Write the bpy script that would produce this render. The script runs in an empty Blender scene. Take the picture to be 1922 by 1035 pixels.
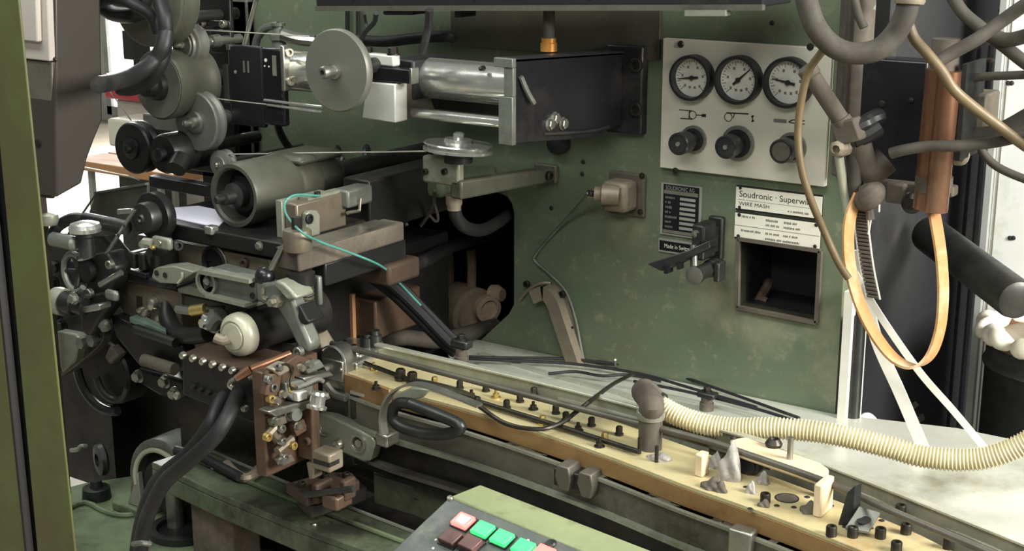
import bpy, bmesh, math, random
from mathutils import Vector, Matrix
random.seed(7)
V = Vector
S = bpy.context.scene
COL = S.collection
R = math.radians

# ------------------------------------------------------------------ camera
F = 2700.0                       # focal length in pixels of the 1922 px wide frame
PITCH, YAW = R(14.8), R(34.5)
CAM = V((0.0, -2.0, 1.6))
cd = bpy.data.cameras.new('camera'); cam = bpy.data.objects.new('camera', cd); COL.objects.link(cam)
cd.sensor_width = 36.0; cd.lens = 36.0 * F / 1922.0
cd.clip_start = 0.05; cd.clip_end = 100
cam.location = CAM; cam.rotation_euler = (math.pi / 2 - PITCH, 0, YAW)
S.camera = cam

# ------------------------------------------------------------------ world, lights, exposure
w = bpy.data.worlds.new('world'); S.world = w; w.use_nodes = True
w.node_tree.nodes['Background'].inputs[0].default_value = (0.94, 0.97, 0.95, 1)
w.node_tree.nodes['Background'].inputs[1].default_value = 0.16
def area(name, loc, target, sx, sy, power, col):
    l = bpy.data.lights.new(name, 'AREA'); l.shape = 'RECTANGLE'; l.size = sx; l.size_y = sy
    l.energy = power; l.color = col
    o = bpy.data.objects.new(name, l); COL.objects.link(o); o.location = loc
    o.rotation_euler = (V(target) - V(loc)).to_track_quat('-Z', 'Y').to_euler()
    return o
area('hall_tube_or_fill_light', (-1.4, -1.7, 3.3), (-1.4, -0.5, 0.8), 2.6, 0.5, 62, (0.95, 1.0, 0.95))
area('hall_tube_or_fill_light', (-3.6, 0.4, 3.3), (-2.6, -0.3, 0.8), 2.0, 0.5, 40, (0.95, 1.0, 0.95))
area('window_light', (1.25, -0.35, 2.0), (-0.5, -0.2, 0.85), 0.9, 0.9, 135, (1.0, 0.97, 0.91))
area('hall_tube_or_fill_light', (0.6, -3.6, 3.2), (-1.2, -0.3, 1.0), 2.4, 0.5, 52, (0.98, 1.0, 0.95))  # front fill added behind the camera to brighten the camera-side faces
area('far_daylight', (-6.6, 4.6, 2.0), (-4.2, 1.2, 0.2), 2.4, 1.8, 420, (1.0, 0.99, 0.97))
S.view_settings.view_transform = 'Standard'; S.view_settings.look = 'None'
S.view_settings.gamma = 1.0; S.view_settings.use_curve_mapping = False
S.view_settings.exposure = 0.22

# ------------------------------------------------------------------ measuring helpers
CP, SP, CY, SY = math.cos(PITCH), math.sin(PITCH), math.cos(YAW), math.sin(YAW)
def ray(px, py):
    r = (px - 961) / F; u = (517.5 - py) / F
    fh = CP + u * SP
    return V((r * CY - fh * SY, r * SY + fh * CY, u * CP - SP))
def Q(px, py, Y):                # point of the vertical plane y = Y (parallel to the machine front)
    d = ray(px, py); return CAM + d * ((Y - CAM.y) / d.y)
def QX(px, py, X):
    d = ray(px, py); return CAM + d * ((X - CAM.x) / d.x)
def QZ(px, py, Z):
    d = ray(px, py); return CAM + d * ((Z - CAM.z) / d.z)
def mpp(p):                      # metres per pixel at a point
    v = V(p) - CAM
    return (v.x * -SY * CP + v.y * CY * CP - v.z * SP) / F
AX = {'x': V((1, 0, 0)), 'y': V((0, 1, 0)), 'z': V((0, 0, 1))}

# ------------------------------------------------------------------ mesh builder
def catmull(pts, sub):
    pts = [V(p) for p in pts]
    if len(pts) < 3 or sub < 2: return pts
    out = []
    ext = [pts[0] * 2 - pts[1]] + pts + [pts[-1] * 2 - pts[-2]]
    for i in range(1, len(ext) - 2):
        a, b, c, d = ext[i-1:i+3]
        for k in range(sub):
            t = k / sub
            out.append(0.5 * ((2*b) + (c - a)*t + (2*a - 5*b + 4*c - d)*t*t + (3*b - a - 3*c + d)*t**3))
    out.append(pts[-1]); return out
def frame(ax):
    ax = V(ax).normalized()
    a = ax.orthogonal().normalized() if abs(ax.z) > 0.99 else ax.cross(V((0, 0, 1))).normalized()
    return a, ax.cross(a).normalized(), ax
class M:
    def __init__(s): s.v = []; s.f = []
    def add(s, vs, fs):
        n = len(s.v); s.v += [V(v) for v in vs]; s.f += [tuple(i + n for i in f) for f in fs]; return s
    def box(s, x0, x1, y0, y1, z0, z1):
        x0, x1 = sorted((x0, x1)); y0, y1 = sorted((y0, y1)); z0, z1 = sorted((z0, z1))
        return s.add([(x0,y0,z0),(x1,y0,z0),(x1,y1,z0),(x0,y1,z0),(x0,y0,z1),(x1,y0,z1),(x1,y1,z1),(x0,y1,z1)],
                     [(0,3,2,1),(4,5,6,7),(0,1,5,4),(1,2,6,5),(2,3,7,6),(3,0,4,7)])
    def cb(s, pl, pc, pr, yt, yb, Y):
        """box seen corner-on: front face pl..pc, right side pc..pr, top/bottom pixel rows at the pc edge"""
        c = Q(pc, yt, Y); x0 = Q(pl, (yt + yb) / 2, Y).x; z0 = Q(pc, yb, Y).z
        y1 = QX(pr, yt, c.x).y if pr > 5 else Y + pr
        e = (min(x0, c.x), max(x0, c.x), Y, y1, z0, c.z); s.box(*e); return e
    def obox(s, c, a, b, d):
        c, a, b, d = V(c), V(a), V(b), V(d)
        return s.add([c-a-b-d, c+a-b-d, c+a+b-d, c-a+b-d, c-a-b+d, c+a-b+d, c+a+b+d, c-a+b+d],
                     [(0,3,2,1),(4,5,6,7),(0,1,5,4),(1,2,6,5),(2,3,7,6),(3,0,4,7)])
    def beam(s, p0, p1, wv, hv):  # bar from p0 to p1 with half vectors
        p0, p1 = V(p0), V(p1); return s.obox((p0+p1)/2, (p1-p0)/2, wv, hv)
    def lathe(s, o, ax, prof, n=32):
        a, b, k = frame(ax); o = V(o); vs = []; fs = []
        for r, d in prof:
            for i in range(n):
                t = 2*math.pi*i/n; vs.append(o + k*d + (a*math.cos(t) + b*math.sin(t))*max(r, 1e-5))
        m = len(prof)
        for j in range(m-1):
            for i in range(n):
                i2 = (i+1) % n; fs.append((j*n+i, j*n+i2, (j+1)*n+i2, (j+1)*n+i))
        closed = prof[0] == prof[-1]
        if prof[0][0] > 1e-4 and not closed: fs.append(tuple(reversed(range(n))))
        if prof[-1][0] > 1e-4 and not closed: fs.append(tuple((m-1)*n+i for i in range(n)))
        return s.add(vs, fs)
    def cyl(s, p0, p1, r, r1=None, n=24):
        p0, p1 = V(p0), V(p1); return s.lathe(p0, p1-p0, [(r, 0), (r if r1 is None else r1, (p1-p0).length)], n)
    def ring(s, o, ax, ro, ri, d, n=32):
        return s.lathe(o, ax, [(ri,0),(ro,0),(ro,d),(ri,d),(ri,0)], n) if ri > 0 else s.lathe(o, ax, [(ro,0),(ro,d)], n)
    def tube(s, pts, r, n=10, sub=5, rad=None):
        P = catmull(pts, sub); vs = []; fs = []
        t0 = (P[1]-P[0]).normalized(); a, b, _ = frame(t0)
        for i, p in enumerate(P):
            t = (P[min(i+1, len(P)-1)] - P[max(i-1, 0)]).normalized()
            a = (a - t*a.dot(t)).normalized(); b = t.cross(a)
            rr = rad(i/(len(P)-1)) if rad else r
            for k in range(n):
                q = 2*math.pi*k/n; vs.append(p + (a*math.cos(q)+b*math.sin(q))*rr)
        for j in range(len(P)-1):
            for k in range(n):
                k2 = (k+1) % n; fs.append((j*n+k, j*n+k2, (j+1)*n+k2, (j+1)*n+k))
        fs.append(tuple(reversed(range(n)))); fs.append(tuple((len(P)-1)*n+k for k in range(n)))
        return s.add(vs, fs)
    def strip(s, pts, w, th, side, sub=6):   # flat belt: w wide along 'side' (re-orthogonalised), th thick
        P = catmull(pts, sub); vs = []; fs = []; side = V(side)
        for i, p in enumerate(P):
            t = (P[min(i+1, len(P)-1)] - P[max(i-1, 0)]).normalized()
            a = (side - t*side.dot(t)).normalized(); b = t.cross(a)
            vs += [p - a*w/2 - b*th/2, p + a*w/2 - b*th/2, p + a*w/2 + b*th/2, p - a*w/2 + b*th/2]
        for j in range(len(P)-1):
            for k in range(4):
                k2 = (k+1) % 4; fs.append((j*4+k, j*4+k2, (j+1)*4+k2, (j+1)*4+k))
        fs.append((3,2,1,0)); e = (len(P)-1)*4; fs.append((e, e+1, e+2, e+3))
        return s.add(vs, fs)
    def prism(s, pts, vec):
        pts = [V(p) for p in pts]; n = len(pts); vec = V(vec)
        fs = [tuple(range(n)), tuple(reversed(range(n, 2*n)))]
        for i in range(n): fs.append((i, i+n, (i+1) % n + n, (i+1) % n))
        return s.add(pts + [p + vec for p in pts], fs)
    def loft(s, A, B):           # two point rows -> quad surface rows joined
        n = len(A); return s.add(list(A)+list(B), [(i, i+1, n+i+1, n+i) for i in range(n-1)])
    def slab(s, front, back, dz):  # horizontal slab between two edge curves, thickness dz downwards
        n = len(front); vs = list(front)+list(back)+[p-V((0,0,dz)) for p in front]+[p-V((0,0,dz)) for p in back]; fs = []
        for i in range(n-1):
            fs += [(i,i+1,n+i+1,n+i), (2*n+i,3*n+i,3*n+i+1,2*n+i+1), (i,2*n+i,2*n+i+1,i+1), (n+i,n+i+1,3*n+i+1,3*n+i)]
        fs += [(0,n,3*n,2*n), (n-1,3*n-1,4*n-1,2*n-1)]
        return s.add(vs, fs)
    def mesh(s, name, off):
        me = bpy.data.meshes.new(name); me.from_pydata([tuple(v - off) for v in s.v], [], s.f); me.update()
        bm = bmesh.new(); bm.from_mesh(me); bmesh.ops.recalc_face_normals(bm, faces=bm.faces); bm.to_mesh(me); bm.free()
        for p in me.polygons: p.use_smooth = True
        me.set_sharp_from_angle(angle=R(34)); return me

def wpos(o):
    p = V((0, 0, 0))
    while o is not None: p += o.location; o = o.parent
    return p
def finish(o, mat, bevel):
    if isinstance(mat, str): mat = MAT[mat]
    o.data.materials.append(mat)
    if bevel:
        b = o.modifiers.new('bevel', 'BEVEL'); b.width = bevel; b.segments = 2; b.limit_method = 'ANGLE'; b.angle_limit = R(40)
def tag(o, label, cat, group=None, kind=None):
    if label: o['label'] = label
    if cat: o['category'] = cat
    if group: o['group'] = group
    if kind: o['kind'] = kind
    return o
def thing(name, label, cat, loc, group=None, kind=None):
    o = bpy.data.objects.new(name, None); o.empty_display_size = 0.02; COL.objects.link(o); o.location = loc
    return tag(o, label, cat, group, kind)
def part(name, m, mat, parent, bevel=0.0, label=None):
    o = bpy.data.objects.new(name, m.mesh(name, wpos(parent))); COL.objects.link(o); o.parent = parent
    finish(o, mat, bevel)
    if label: o['label'] = label
    return o
def solo(name, m, mat, label, cat, group=None, bevel=0.0, kind=None):
    xs = [v.x for v in m.v]; ys = [v.y for v in m.v]; zs = [v.z for v in m.v]
    off = V(((min(xs)+max(xs))/2, (min(ys)+max(ys))/2, min(zs)))
    o = bpy.data.objects.new(name, m.mesh(name, off)); COL.objects.link(o); o.location = off
    finish(o, mat, bevel); return tag(o, label, cat, group, kind)
_bolts = {}
def bolt(parent, pos, ax, r, h, mat='screw_dark', kind='hex', name='screw'):
    """small fastener as a part: shares one mesh per size"""
    ax = V(ax).normalized(); key = (round(r,4), round(h,4), mat, kind)
    if key not in _bolts:
        m = M()
        if kind == 'hex': m.lathe((0,0,0), (0,0,1), [(r*1.25,0),(r*1.25,h*.2)], 14); m.lathe((0,0,h*.2), (0,0,1), [(r,0),(r,h*.65),(r*.8,h*.8)], 6)
        elif kind == 'socket': m.lathe((0,0,0), (0,0,1), [(r,0),(r,h*.9),(r*.9,h),(r*.55,h),(r*.5,h*.5),(0,h*.5)], 14)
        elif kind == 'dome': m.lathe((0,0,0), (0,0,1), [(r,0),(r,h*.3),(r*.75,h*.8),(0,h)], 14)
        else:
            m.lathe((0,0,0), (0,0,1), [(r*1.5,0),(r*1.5,h*.12)], 14); m.lathe((0,0,h*.12), (0,0,1), [(r,0),(r,h*.4)], 6); m.lathe((0,0,h*.4),(0,0,1),[(r*.5,0),(r*.5,h*.55)],10)
        me = m.mesh(name, V((0,0,0))); me.materials.append(MAT[mat]); _bolts[key] = me
    o = bpy.data.objects.new(name, _bolts[key]); COL.objects.link(o); o.parent = parent
    o.location = V(pos) - wpos(parent); o.rotation_euler = V((0,0,1)).rotation_difference(ax).to_euler(); return o
def text(txt, c, ux, uy, size, mat, parent, name='lettering', align='LEFT', sx=1.0):
    """flat lettering: lies in the plane of ux, uy at point c (world)"""
    cu = bpy.data.curves.new('t', 'FONT'); cu.body = txt; cu.size = size; cu.align_x = align; cu.align_y = 'CENTER'
    to = bpy.data.objects.new('t', cu); COL.objects.link(to); bpy.context.view_layer.update()
    me = bpy.data.meshes.new_from_object(to); bpy.data.objects.remove(to); bpy.data.curves.remove(cu)
    ux, uy = V(ux).normalized()*sx, V(uy).normalized(); off = wpos(parent)
    for v in me.vertices:
        v.co = V(c) + ux*v.co.x + uy*v.co.y - off
    me.name = name; me.update()
    o = bpy.data.objects.new(name, me); COL.objects.link(o); o.parent = parent; me.materials.clear(); me.materials.append(MAT[mat]); return o

# ------------------------------------------------------------------ materials
def lin(c): return tuple(((x/255)/12.92 if x/255 <= .04045 else ((x/255+.055)/1.055)**2.4) for x in c)
MAT = {}
def mat(name, c1, c2=None, rough=.6, metal=0.0, scale=14.0, amt=.5, bump=.15, dust=None, dustamt=.5, spec=.4, stretch=None, dscale=5.0):
    m = bpy.data.materials.new(name); m.use_nodes = True; nt = m.node_tree; N = nt.nodes; L = nt.links
    b = N['Principled BSDF']; b.inputs['Metallic'].default_value = metal; b.inputs['Specular IOR Level'].default_value = spec
    tc = N.new('ShaderNodeTexCoord'); mp = N.new('ShaderNodeMapping'); L.new(tc.outputs['Object'], mp.inputs[0])
    if stretch: mp.inputs['Scale'].default_value = stretch
    n1 = N.new('ShaderNodeTexNoise'); n1.inputs['Scale'].default_value = scale; n1.inputs['Detail'].default_value = 6; n1.inputs['Roughness'].default_value = .65
    L.new(mp.outputs[0], n1.inputs['Vector'])
    rp = N.new('ShaderNodeValToRGB'); rp.color_ramp.elements[0].position = .5-.22*amt-.08; rp.color_ramp.elements[1].position = .5+.22*amt+.08
    c2 = c2 or tuple(x*.6 for x in c1)
    rp.color_ramp.elements[0].color = (*lin(c2), 1); rp.color_ramp.elements[1].color = (*lin(c1), 1)
    L.new(n1.outputs['Fac'], rp.inputs[0]); out = rp.outputs[0]
    if dust:
        n2 = N.new('ShaderNodeTexNoise'); n2.inputs['Scale'].default_value = dscale; n2.inputs['Detail'].default_value = 8; n2.inputs['Roughness'].default_value = .7
        L.new(mp.outputs[0], n2.inputs['Vector'])
        r2 = N.new('ShaderNodeValToRGB'); r2.color_ramp.elements[0].position = .62-.25*dustamt; r2.color_ramp.elements[1].position = .78-.2*dustamt
        L.new(n2.outputs['Fac'], r2.inputs[0])
        mx = N.new('ShaderNodeMix'); mx.data_type = 'RGBA'; L.new(r2.outputs[0], mx.inputs[0]); L.new(out, mx.inputs[6]); mx.inputs[7].default_value = (*lin(dust), 1)
        out = mx.outputs[2]
        mm = N.new('ShaderNodeMapRange'); L.new(r2.outputs[0], mm.inputs[0]); mm.inputs[3].default_value = metal; mm.inputs[4].default_value = metal*.35; L.new(mm.outputs[0], b.inputs['Metallic'])
    L.new(out, b.inputs['Base Color'])
    mr = N.new('ShaderNodeMapRange'); L.new(n1.outputs['Fac'], mr.inputs[0]); mr.inputs[1].default_value = .3; mr.inputs[2].default_value = .7
    mr.inputs[3].default_value = min(1, rough+.12); mr.inputs[4].default_value = max(.05, rough-.1); L.new(mr.outputs[0], b.inputs['Roughness'])
    if bump:
        bp = N.new('ShaderNodeBump'); bp.inputs['Strength'].default_value = bump; bp.inputs['Distance'].default_value = .002; L.new(n1.outputs['Fac'], bp.inputs['Height']); L.new(bp.outputs[0], b.inputs['Normal'])
    MAT[name] = m; return m
def emit(name, c, st, base=None):
    m = bpy.data.materials.new(name); m.use_nodes = True; b = m.node_tree.nodes['Principled BSDF']
    b.inputs['Base Color'].default_value = (*lin(base or c), 1); b.inputs['Emission Color'].default_value = (*lin(c), 1); b.inputs['Emission Strength'].default_value = st
    b.inputs['Roughness'].default_value = .3; MAT[name] = m
mat('green_paint', (106,118,96), (84,96,77), .42, 0, 5, 1, .1, dust=(96,98,78), dustamt=.5, spec=.45, dscale=2.5)
mat('green_base', (116,130,98), (74,86,62), .5, 0, 12, .9, .2, dust=(62,62,50), dustamt=.55, dscale=9)
mat('green_beam', (100,110,86), (62,69,53), .45, 0, 10, .8, .2, dust=(46,46,38), dustamt=.75, dscale=8)
mat('teal_plate', (112,132,118), (78,96,84), .35, 0, 8, .8, .1, dust=(60,66,56), dustamt=.5)
mat('olive_post', (88,96,52), (70,68,40), .5, 0, 4, 1, .1, dust=(74,62,42), dustamt=.62, dscale=2.6)
mat('dark_steel', (74,76,74), (42,43,43), .42, .75, 16, .8, .15, dust=(60,57,50), dustamt=.5)
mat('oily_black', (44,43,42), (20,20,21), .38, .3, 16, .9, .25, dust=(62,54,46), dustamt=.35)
mat('grey_cast', (128,132,122), (86,90,83), .45, .45, 18, .8, .25, dust=(64,62,54), dustamt=.4)
mat('olive_cast', (94,95,82), (66,67,58), .45, .25, 14, .8, .15, dust=(58,56,48), dustamt=.4)
mat('steel', (176,176,166), (128,128,120), .33, .9, 20, .6, .08, dust=(98,92,80), dustamt=.3)
mat('white_steel', (214,214,206), (196,196,188), .35, .25, 12, .5, .03)
mat('bright_steel', (220,220,212), (190,190,182), .2, .85, 20, .5, .04)
mat('grey_disc', (112,112,102), (100,100,92), .5, .35, 8, .6, .04)
mat('pulley_grey', (128,128,120), (96,97,92), .45, .35, 12, .7, .06, dust=(66,64,58), dustamt=.35)
mat('black_paint', (36,36,38), (22,22,25), .4, 0, 10, .7, .1, dust=(56,52,48), dustamt=.3)
mat('black_gloss', (26,26,30), (16,16,19), .28, 0, 6, .6, .05, dust=(46,42,40), dustamt=.35)
mat('rubber', (34,34,35), (20,20,21), .55, 0, 18, .6, .15, dust=(70,66,58), dustamt=.2)
mat('dusty_hose', (72,67,58), (48,45,40), .75, 0, 22, .7, .2, dust=(88,82,71), dustamt=.4)
mat('tan_hose', (106,91,63), (76,63,43), .5, 0, 18, .7, .1, dust=(96,88,76), dustamt=.4)
mat('brown_copper', (122,98,80), (70,56,46), .42, .5, 14, .9, .2, dust=(72,56,46), dustamt=.5)
mat('rust', (80,62,48), (44,35,29), .7, .1, 10, 1, .3, dust=(52,40,34), dustamt=.4)
mat('copper', (150,110,86), (112,78,58), .3, .75, 7, .7, .08, dust=(116,98,76), dustamt=.45, stretch=(1,1,.35))
mat('brass', (206,184,120), (160,136,80), .35, .8, 16, .6, .1)
mat('brass_bar', (200,190,150), (176,162,118), .36, .25, 9, .9, .08, dust=(150,124,84), dustamt=.4, dscale=6)
mat('brown_bar', (176,142,96), (128,96,60), .42, .4, 10, .9, .1, dust=(88,62,40), dustamt=.4)
mat('channel_grey', (112,108,97), (78,75,67), .45, .4, 8, .8, .12, dust=(54,48,42), dustamt=.5)
mat('worktop', (208,208,196), (176,178,164), .3, .35, 7, .9, .06, dust=(128,126,104), dustamt=.35, dscale=4)
mat('pale_rail', (204,206,190), (166,168,150), .3, .5, 14, .7, .05, dust=(134,128,104), dustamt=.3)
mat('cream_hose', (214,202,164), (186,172,132), .5, 0, 16, .6, .06, dust=(164,146,110), dustamt=.25)
mat('plate_white', (214,210,194), (198,193,176), .45, .1, 5, .8, .03, dust=(180,172,150), dustamt=.25)
mat('label_white', (226,222,208), (212,207,190), .45, 0, 6, .6, .02)
mat('dial_white', (206,204,194), (192,190,180), .4, 0, 10, .5, 0)
mat('label_black', (26,28,32), (18,20,24), .35, 0, 10, .5, .02)
mat('ink', (34,32,30), (26,24,23), .6, 0, 10, .3, 0)
mat('ink_grey', (118,114,104), (98,94,86), .6, 0, 10, .3, 0)
mat('silver_print', (170,170,162), (150,150,142), .4, .3, 10, .4, 0)
mat('screw_dark', (70,66,58), (38,36,32), .42, .7, 30, .8, .1)
mat('screw_bright', (206,200,184), (150,146,132), .28, .9, 30, .6, .05)
mat('pale_clamp', (152,154,138), (114,116,102), .4, .35, 16, .7, .15, dust=(84,84,68), dustamt=.35)
mat('cream_cap', (200,198,176), (168,166,144), .35, .2, 16, .6, .1)
mat('beige_cast', (148,138,120), (112,103,88), .5, .3, 14, .8, .15, dust=(92,80,64), dustamt=.4)
mat('pink_steel', (132,122,105), (92,84,72), .4, .5, 12, .8, .1, dust=(74,64,54), dustamt=.4)
mat('dusty_iron', (98,90,79), (64,58,51), .75, .1, 18, .8, .3, dust=(112,104,90), dustamt=.4)
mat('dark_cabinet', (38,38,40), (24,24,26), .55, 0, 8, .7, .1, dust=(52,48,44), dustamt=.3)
mat('door_white', (222,224,220), (206,208,204), .35, .1, 4, .7, .03, dust=(172,178,150), dustamt=.3)
mat('pale_door_edge', (170,172,168), (140,142,138), .4, .2, 6, .7, .05)
mat('orange_belt', (184,140,92), (150,106,64), .5, 0, 9, .9, .06, dust=(200,180,150), dustamt=.5, dscale=6)
mat('white_strip', (224,222,212), (196,192,178), .45, 0, 9, .8, .06)
mat('panel_top_green', (146,154,116), (118,126,92), .5, 0, 10, .8, .1, dust=(90,92,66), dustamt=.35, dscale=9)
mat('pump_dust', (190,170,146), (138,118,98), .85, 0, 16, .8, .3, dust=(120,104,88), dustamt=.4)
mat('shaded_dirty_panel', (84,82,68), (62,60,50), .6, 0, 6, .9, .1, dust=(54,50,43), dustamt=.5, dscale=4)  # dark brown tone includes the shade below the top beam
mat('paper', (226,222,236), (214,210,226), .6, 0, 4, .5, 0)
mat('wood_block', (220,200,168), (192,168,132), .6, 0, 14, .8, .1)
mat('slag', (176,172,164), (104,98,92), .7, .2, 40, 1, .5, dust=(70,60,54), dustamt=.35, dscale=24)
mat('floor_grey', (178,170,154), (138,130,116), .5, 0, 2, .9, .05)
mat('wall_grey', (188,190,186), (168,170,166), .7, 0, 2, .8, .03)
mat('red_paint', (176,60,66), (150,46,52), .45, 0, 6, .7, .05)
mat('timber', (178,138,98), (138,100,66), .7, 0, 8, .9, .1, stretch=(.3,1,1))
mat('column_dark', (64,59,52), (47,43,39), .42, .1, 5, .9, .05, dust=(74,68,60), dustamt=.3, dscale=2)
mat('pink_panel', (186,178,170), (164,156,148), .5, .1, 6, .7, .03)
mat('button_green_off', (60,40,40), (44,30,30), .35)
mat('button_brown', (104,72,68), (72,48,46), .4, 0, 20, .6, .05)
mat('panel_grey', (92,96,92), (70,74,72), .42, .1, 12, .7, .1, dust=(112,112,100), dustamt=.25, dscale=14)
mat('teal_wire', (84,150,138), (60,120,110), .4, 0, 20, .5, 0)
mat('wire', (206,202,190), (186,182,170), .35, .6, 20, .4, 0)
mat('cloth', (232,226,210), (206,196,176), .9, 0, 18, .8, .3)
mat('orange_brass', (206,146,72), (160,102,44), .35, .6, 12, .6, .05)
def stain(mname, spots, colour):
    m = MAT[mname]; nt = m.node_tree; N = nt.nodes; L = nt.links; b = N['Principled BSDF']
    src = b.inputs['Base Color'].links[0].from_socket
    g = N.new('ShaderNodeNewGeometry'); n = N.new('ShaderNodeTexNoise'); n.inputs['Scale'].default_value = 38; n.inputs['Detail'].default_value = 12; n.inputs['Roughness'].default_value = .75
    L.new(g.outputs['Position'], n.inputs['Vector'])
    for p, r in spots:
        d = N.new('ShaderNodeVectorMath'); d.operation = 'DISTANCE'; L.new(g.outputs['Position'], d.inputs[0]); d.inputs[1].default_value = p
        mr = N.new('ShaderNodeMapRange'); L.new(d.outputs['Value'], mr.inputs[0]); mr.inputs[1].default_value = r; mr.inputs[2].default_value = r*.3; mr.inputs[3].default_value = 0; mr.inputs[4].default_value = .42
        a = N.new('ShaderNodeMath'); a.operation = 'ADD'; L.new(mr.outputs[0], a.inputs[0]); L.new(n.outputs['Fac'], a.inputs[1])
        st = N.new('ShaderNodeMapRange'); L.new(a.outputs[0], st.inputs[0]); st.inputs[1].default_value = .55; st.inputs[2].default_value = 1.05; st.inputs[4].default_value = .8
        mx = N.new('ShaderNodeMix'); mx.data_type = 'RGBA'; L.new(st.outputs[0], mx.inputs[0]); L.new(src, mx.inputs[6]); mx.inputs[7].default_value = (*lin(colour), 1); src = mx.outputs[2]
    L.new(src, b.inputs['Base Color'])
stain('green_paint', [(tuple(Q(1350,560,0)), .07), (tuple(Q(1430,600,0)), .08), (tuple(Q(1370,470,0)), .05), (tuple(Q(1545,620,0)), .05), (tuple(Q(1560,700,0)), .06), (tuple(Q(1175,425,0)), .05)], (132,130,106))
emit('lamp_red', (255,110,100), 2.6, (200,60,60))
emit('lamp_core', (255,238,225), 3.5)
emit('lamp_green', (70,255,130), 1.15, (40,160,80))
emit('window_glow', (255,252,246), 2.6)
# ================================================================== the hall
def struct(name, m, mt, label, cat, bevel=0.0): return solo(name, m, mt, label, cat, None, bevel, 'structure')
struct('floor', M().box(-9, 4, -4, 5.2, -.1, 0), 'floor_grey', 'bare grey concrete hall floor under the machine', 'floor')
struct('wall_back', M().box(-9, 4, 5.0, 5.2, 0, 4), 'wall_grey', 'pale hall wall behind the machine', 'wall')
struct('wall_left', M().box(-9.2, -9, -4, 5.2, 0, 4), 'wall_grey', 'pale hall end wall beyond the wire feed side', 'wall')
# bright far window in the back wall, seen between the dark column and the pulleys
wn = thing('window_1', 'bright far window in the pale hall wall', 'window', (-6.9, 4.98, .3), None, 'structure')
part('pane', M().box(-8.3, -5.6, 4.955, 4.975, .1, 2.6), 'window_glow', wn)
wf = M()
for x in (-8.34, -7.45, -6.5, -5.6): wf.box(x, x+.05, 4.93, 4.99, .06, 2.66)
for z in (.06, 2.6): wf.box(-8.34, -5.55, 4.93, 4.99, z, z+.06)
part('window_frame', wf, 'pale_door_edge', wn)

# things standing in the hall beyond (seen in the gap at the left)
rb = thing('red_machine', 'red painted low machine body in the hall behind the pulleys', 'machine', (Q(225,170,1.6).x, 1.7, 0))
e = M(); a = Q(192,138,1.6); b = Q(330,190,1.6)
part('body', M().box(a.x, b.x, 1.6, 2.2, b.z-.02, a.z), 'red_paint', rb, .01)
part('base', M().box(a.x+.03, b.x-.03, 1.63, 2.17, 0, b.z-.02), 'pink_panel', rb, .01)
wb = thing('white_bin', 'white box standing below the red machine in the hall', 'box', (Q(235,260,1.4).x, 1.5, 0))
a = Q(200,222,1.4); b = Q(300,288,1.4)
part('body', M().box(a.x, b.x, 1.4, 1.55, b.z, a.z), 'plate_white', wb, .01)
part('foot', M().box(a.x+.02, b.x-.02, 1.42, 1.53, 0, b.z), 'dark_steel', wb)
a = Q(160,300,.9); b = Q(290,318,.9)
tb = thing('timber_bench', 'light timber bench behind the wire feed table', 'bench', (a.x+.15, 1.1, 0))
for k in range(3): part('plank', M().box(a.x-.05, b.x+.1, .88+.15*k, 1.02+.15*k, a.z-.03, a.z), 'timber', tb, .003)
for x in (a.x, b.x): 
    for y in (.92, 1.26): part('leg', M().box(x-.008, x+.008, y-.008, y+.008, 0, a.z-.03), 'pale_door_edge', tb)
a = Q(228,57,2.4); b = Q(252,113,2.4)
sp = thing('black_cabinet', 'tall black box on a thin stand in front of the far window', 'box', (a.x+.05, 2.45, 0))
part('body', M().box(a.x, b.x, 2.4, 2.5, b.z, a.z), 'black_paint', sp, .004)
part('stand', M().box(a.x+.03, a.x+.06, 2.43, 2.46, 0, b.z), 'black_paint', sp)

# ================================================================== green machine housing
hx0 = Q(452, 300, 0).x; hx1 = Q(1584, 500, 0).x
root = thing('machine_housing', 'large green painted machine housing carrying the pressure gauges', 'machine', ((hx0+hx1)/2, 0, 0))
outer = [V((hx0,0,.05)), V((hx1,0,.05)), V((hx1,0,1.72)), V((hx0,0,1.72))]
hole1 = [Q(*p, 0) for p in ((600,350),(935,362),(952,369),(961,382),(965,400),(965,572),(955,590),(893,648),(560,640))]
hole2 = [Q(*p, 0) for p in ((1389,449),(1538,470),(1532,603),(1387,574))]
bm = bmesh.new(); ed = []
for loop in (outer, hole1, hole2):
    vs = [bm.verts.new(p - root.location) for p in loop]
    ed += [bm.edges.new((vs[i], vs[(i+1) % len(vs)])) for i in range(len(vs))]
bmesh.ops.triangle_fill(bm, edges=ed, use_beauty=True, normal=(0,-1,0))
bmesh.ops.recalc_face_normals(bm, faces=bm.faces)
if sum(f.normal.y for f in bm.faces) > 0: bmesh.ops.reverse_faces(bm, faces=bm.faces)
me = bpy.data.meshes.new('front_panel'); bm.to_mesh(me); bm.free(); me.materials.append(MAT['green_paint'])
fp = bpy.data.objects.new('front_panel', me); COL.objects.link(fp); fp.parent = root
sm = fp.modifiers.new('thick', 'SOLIDIFY'); sm.thickness = .025; sm.offset = -1
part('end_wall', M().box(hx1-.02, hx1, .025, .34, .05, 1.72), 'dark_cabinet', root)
part('end_wall', M().box(hx0, hx0+.02, .025, .6, .05, 1.72), 'green_paint', root)
part('roof', M().box(hx0, hx1, 0, .6, 1.72, 1.74), 'green_paint', root)
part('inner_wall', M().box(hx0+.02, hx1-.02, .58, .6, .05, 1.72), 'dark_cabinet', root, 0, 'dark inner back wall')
part('inner_floor', M().box(hx0+.02, hx1-.02, .03, .58, .52, .54), 'dark_cabinet', root)
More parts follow.
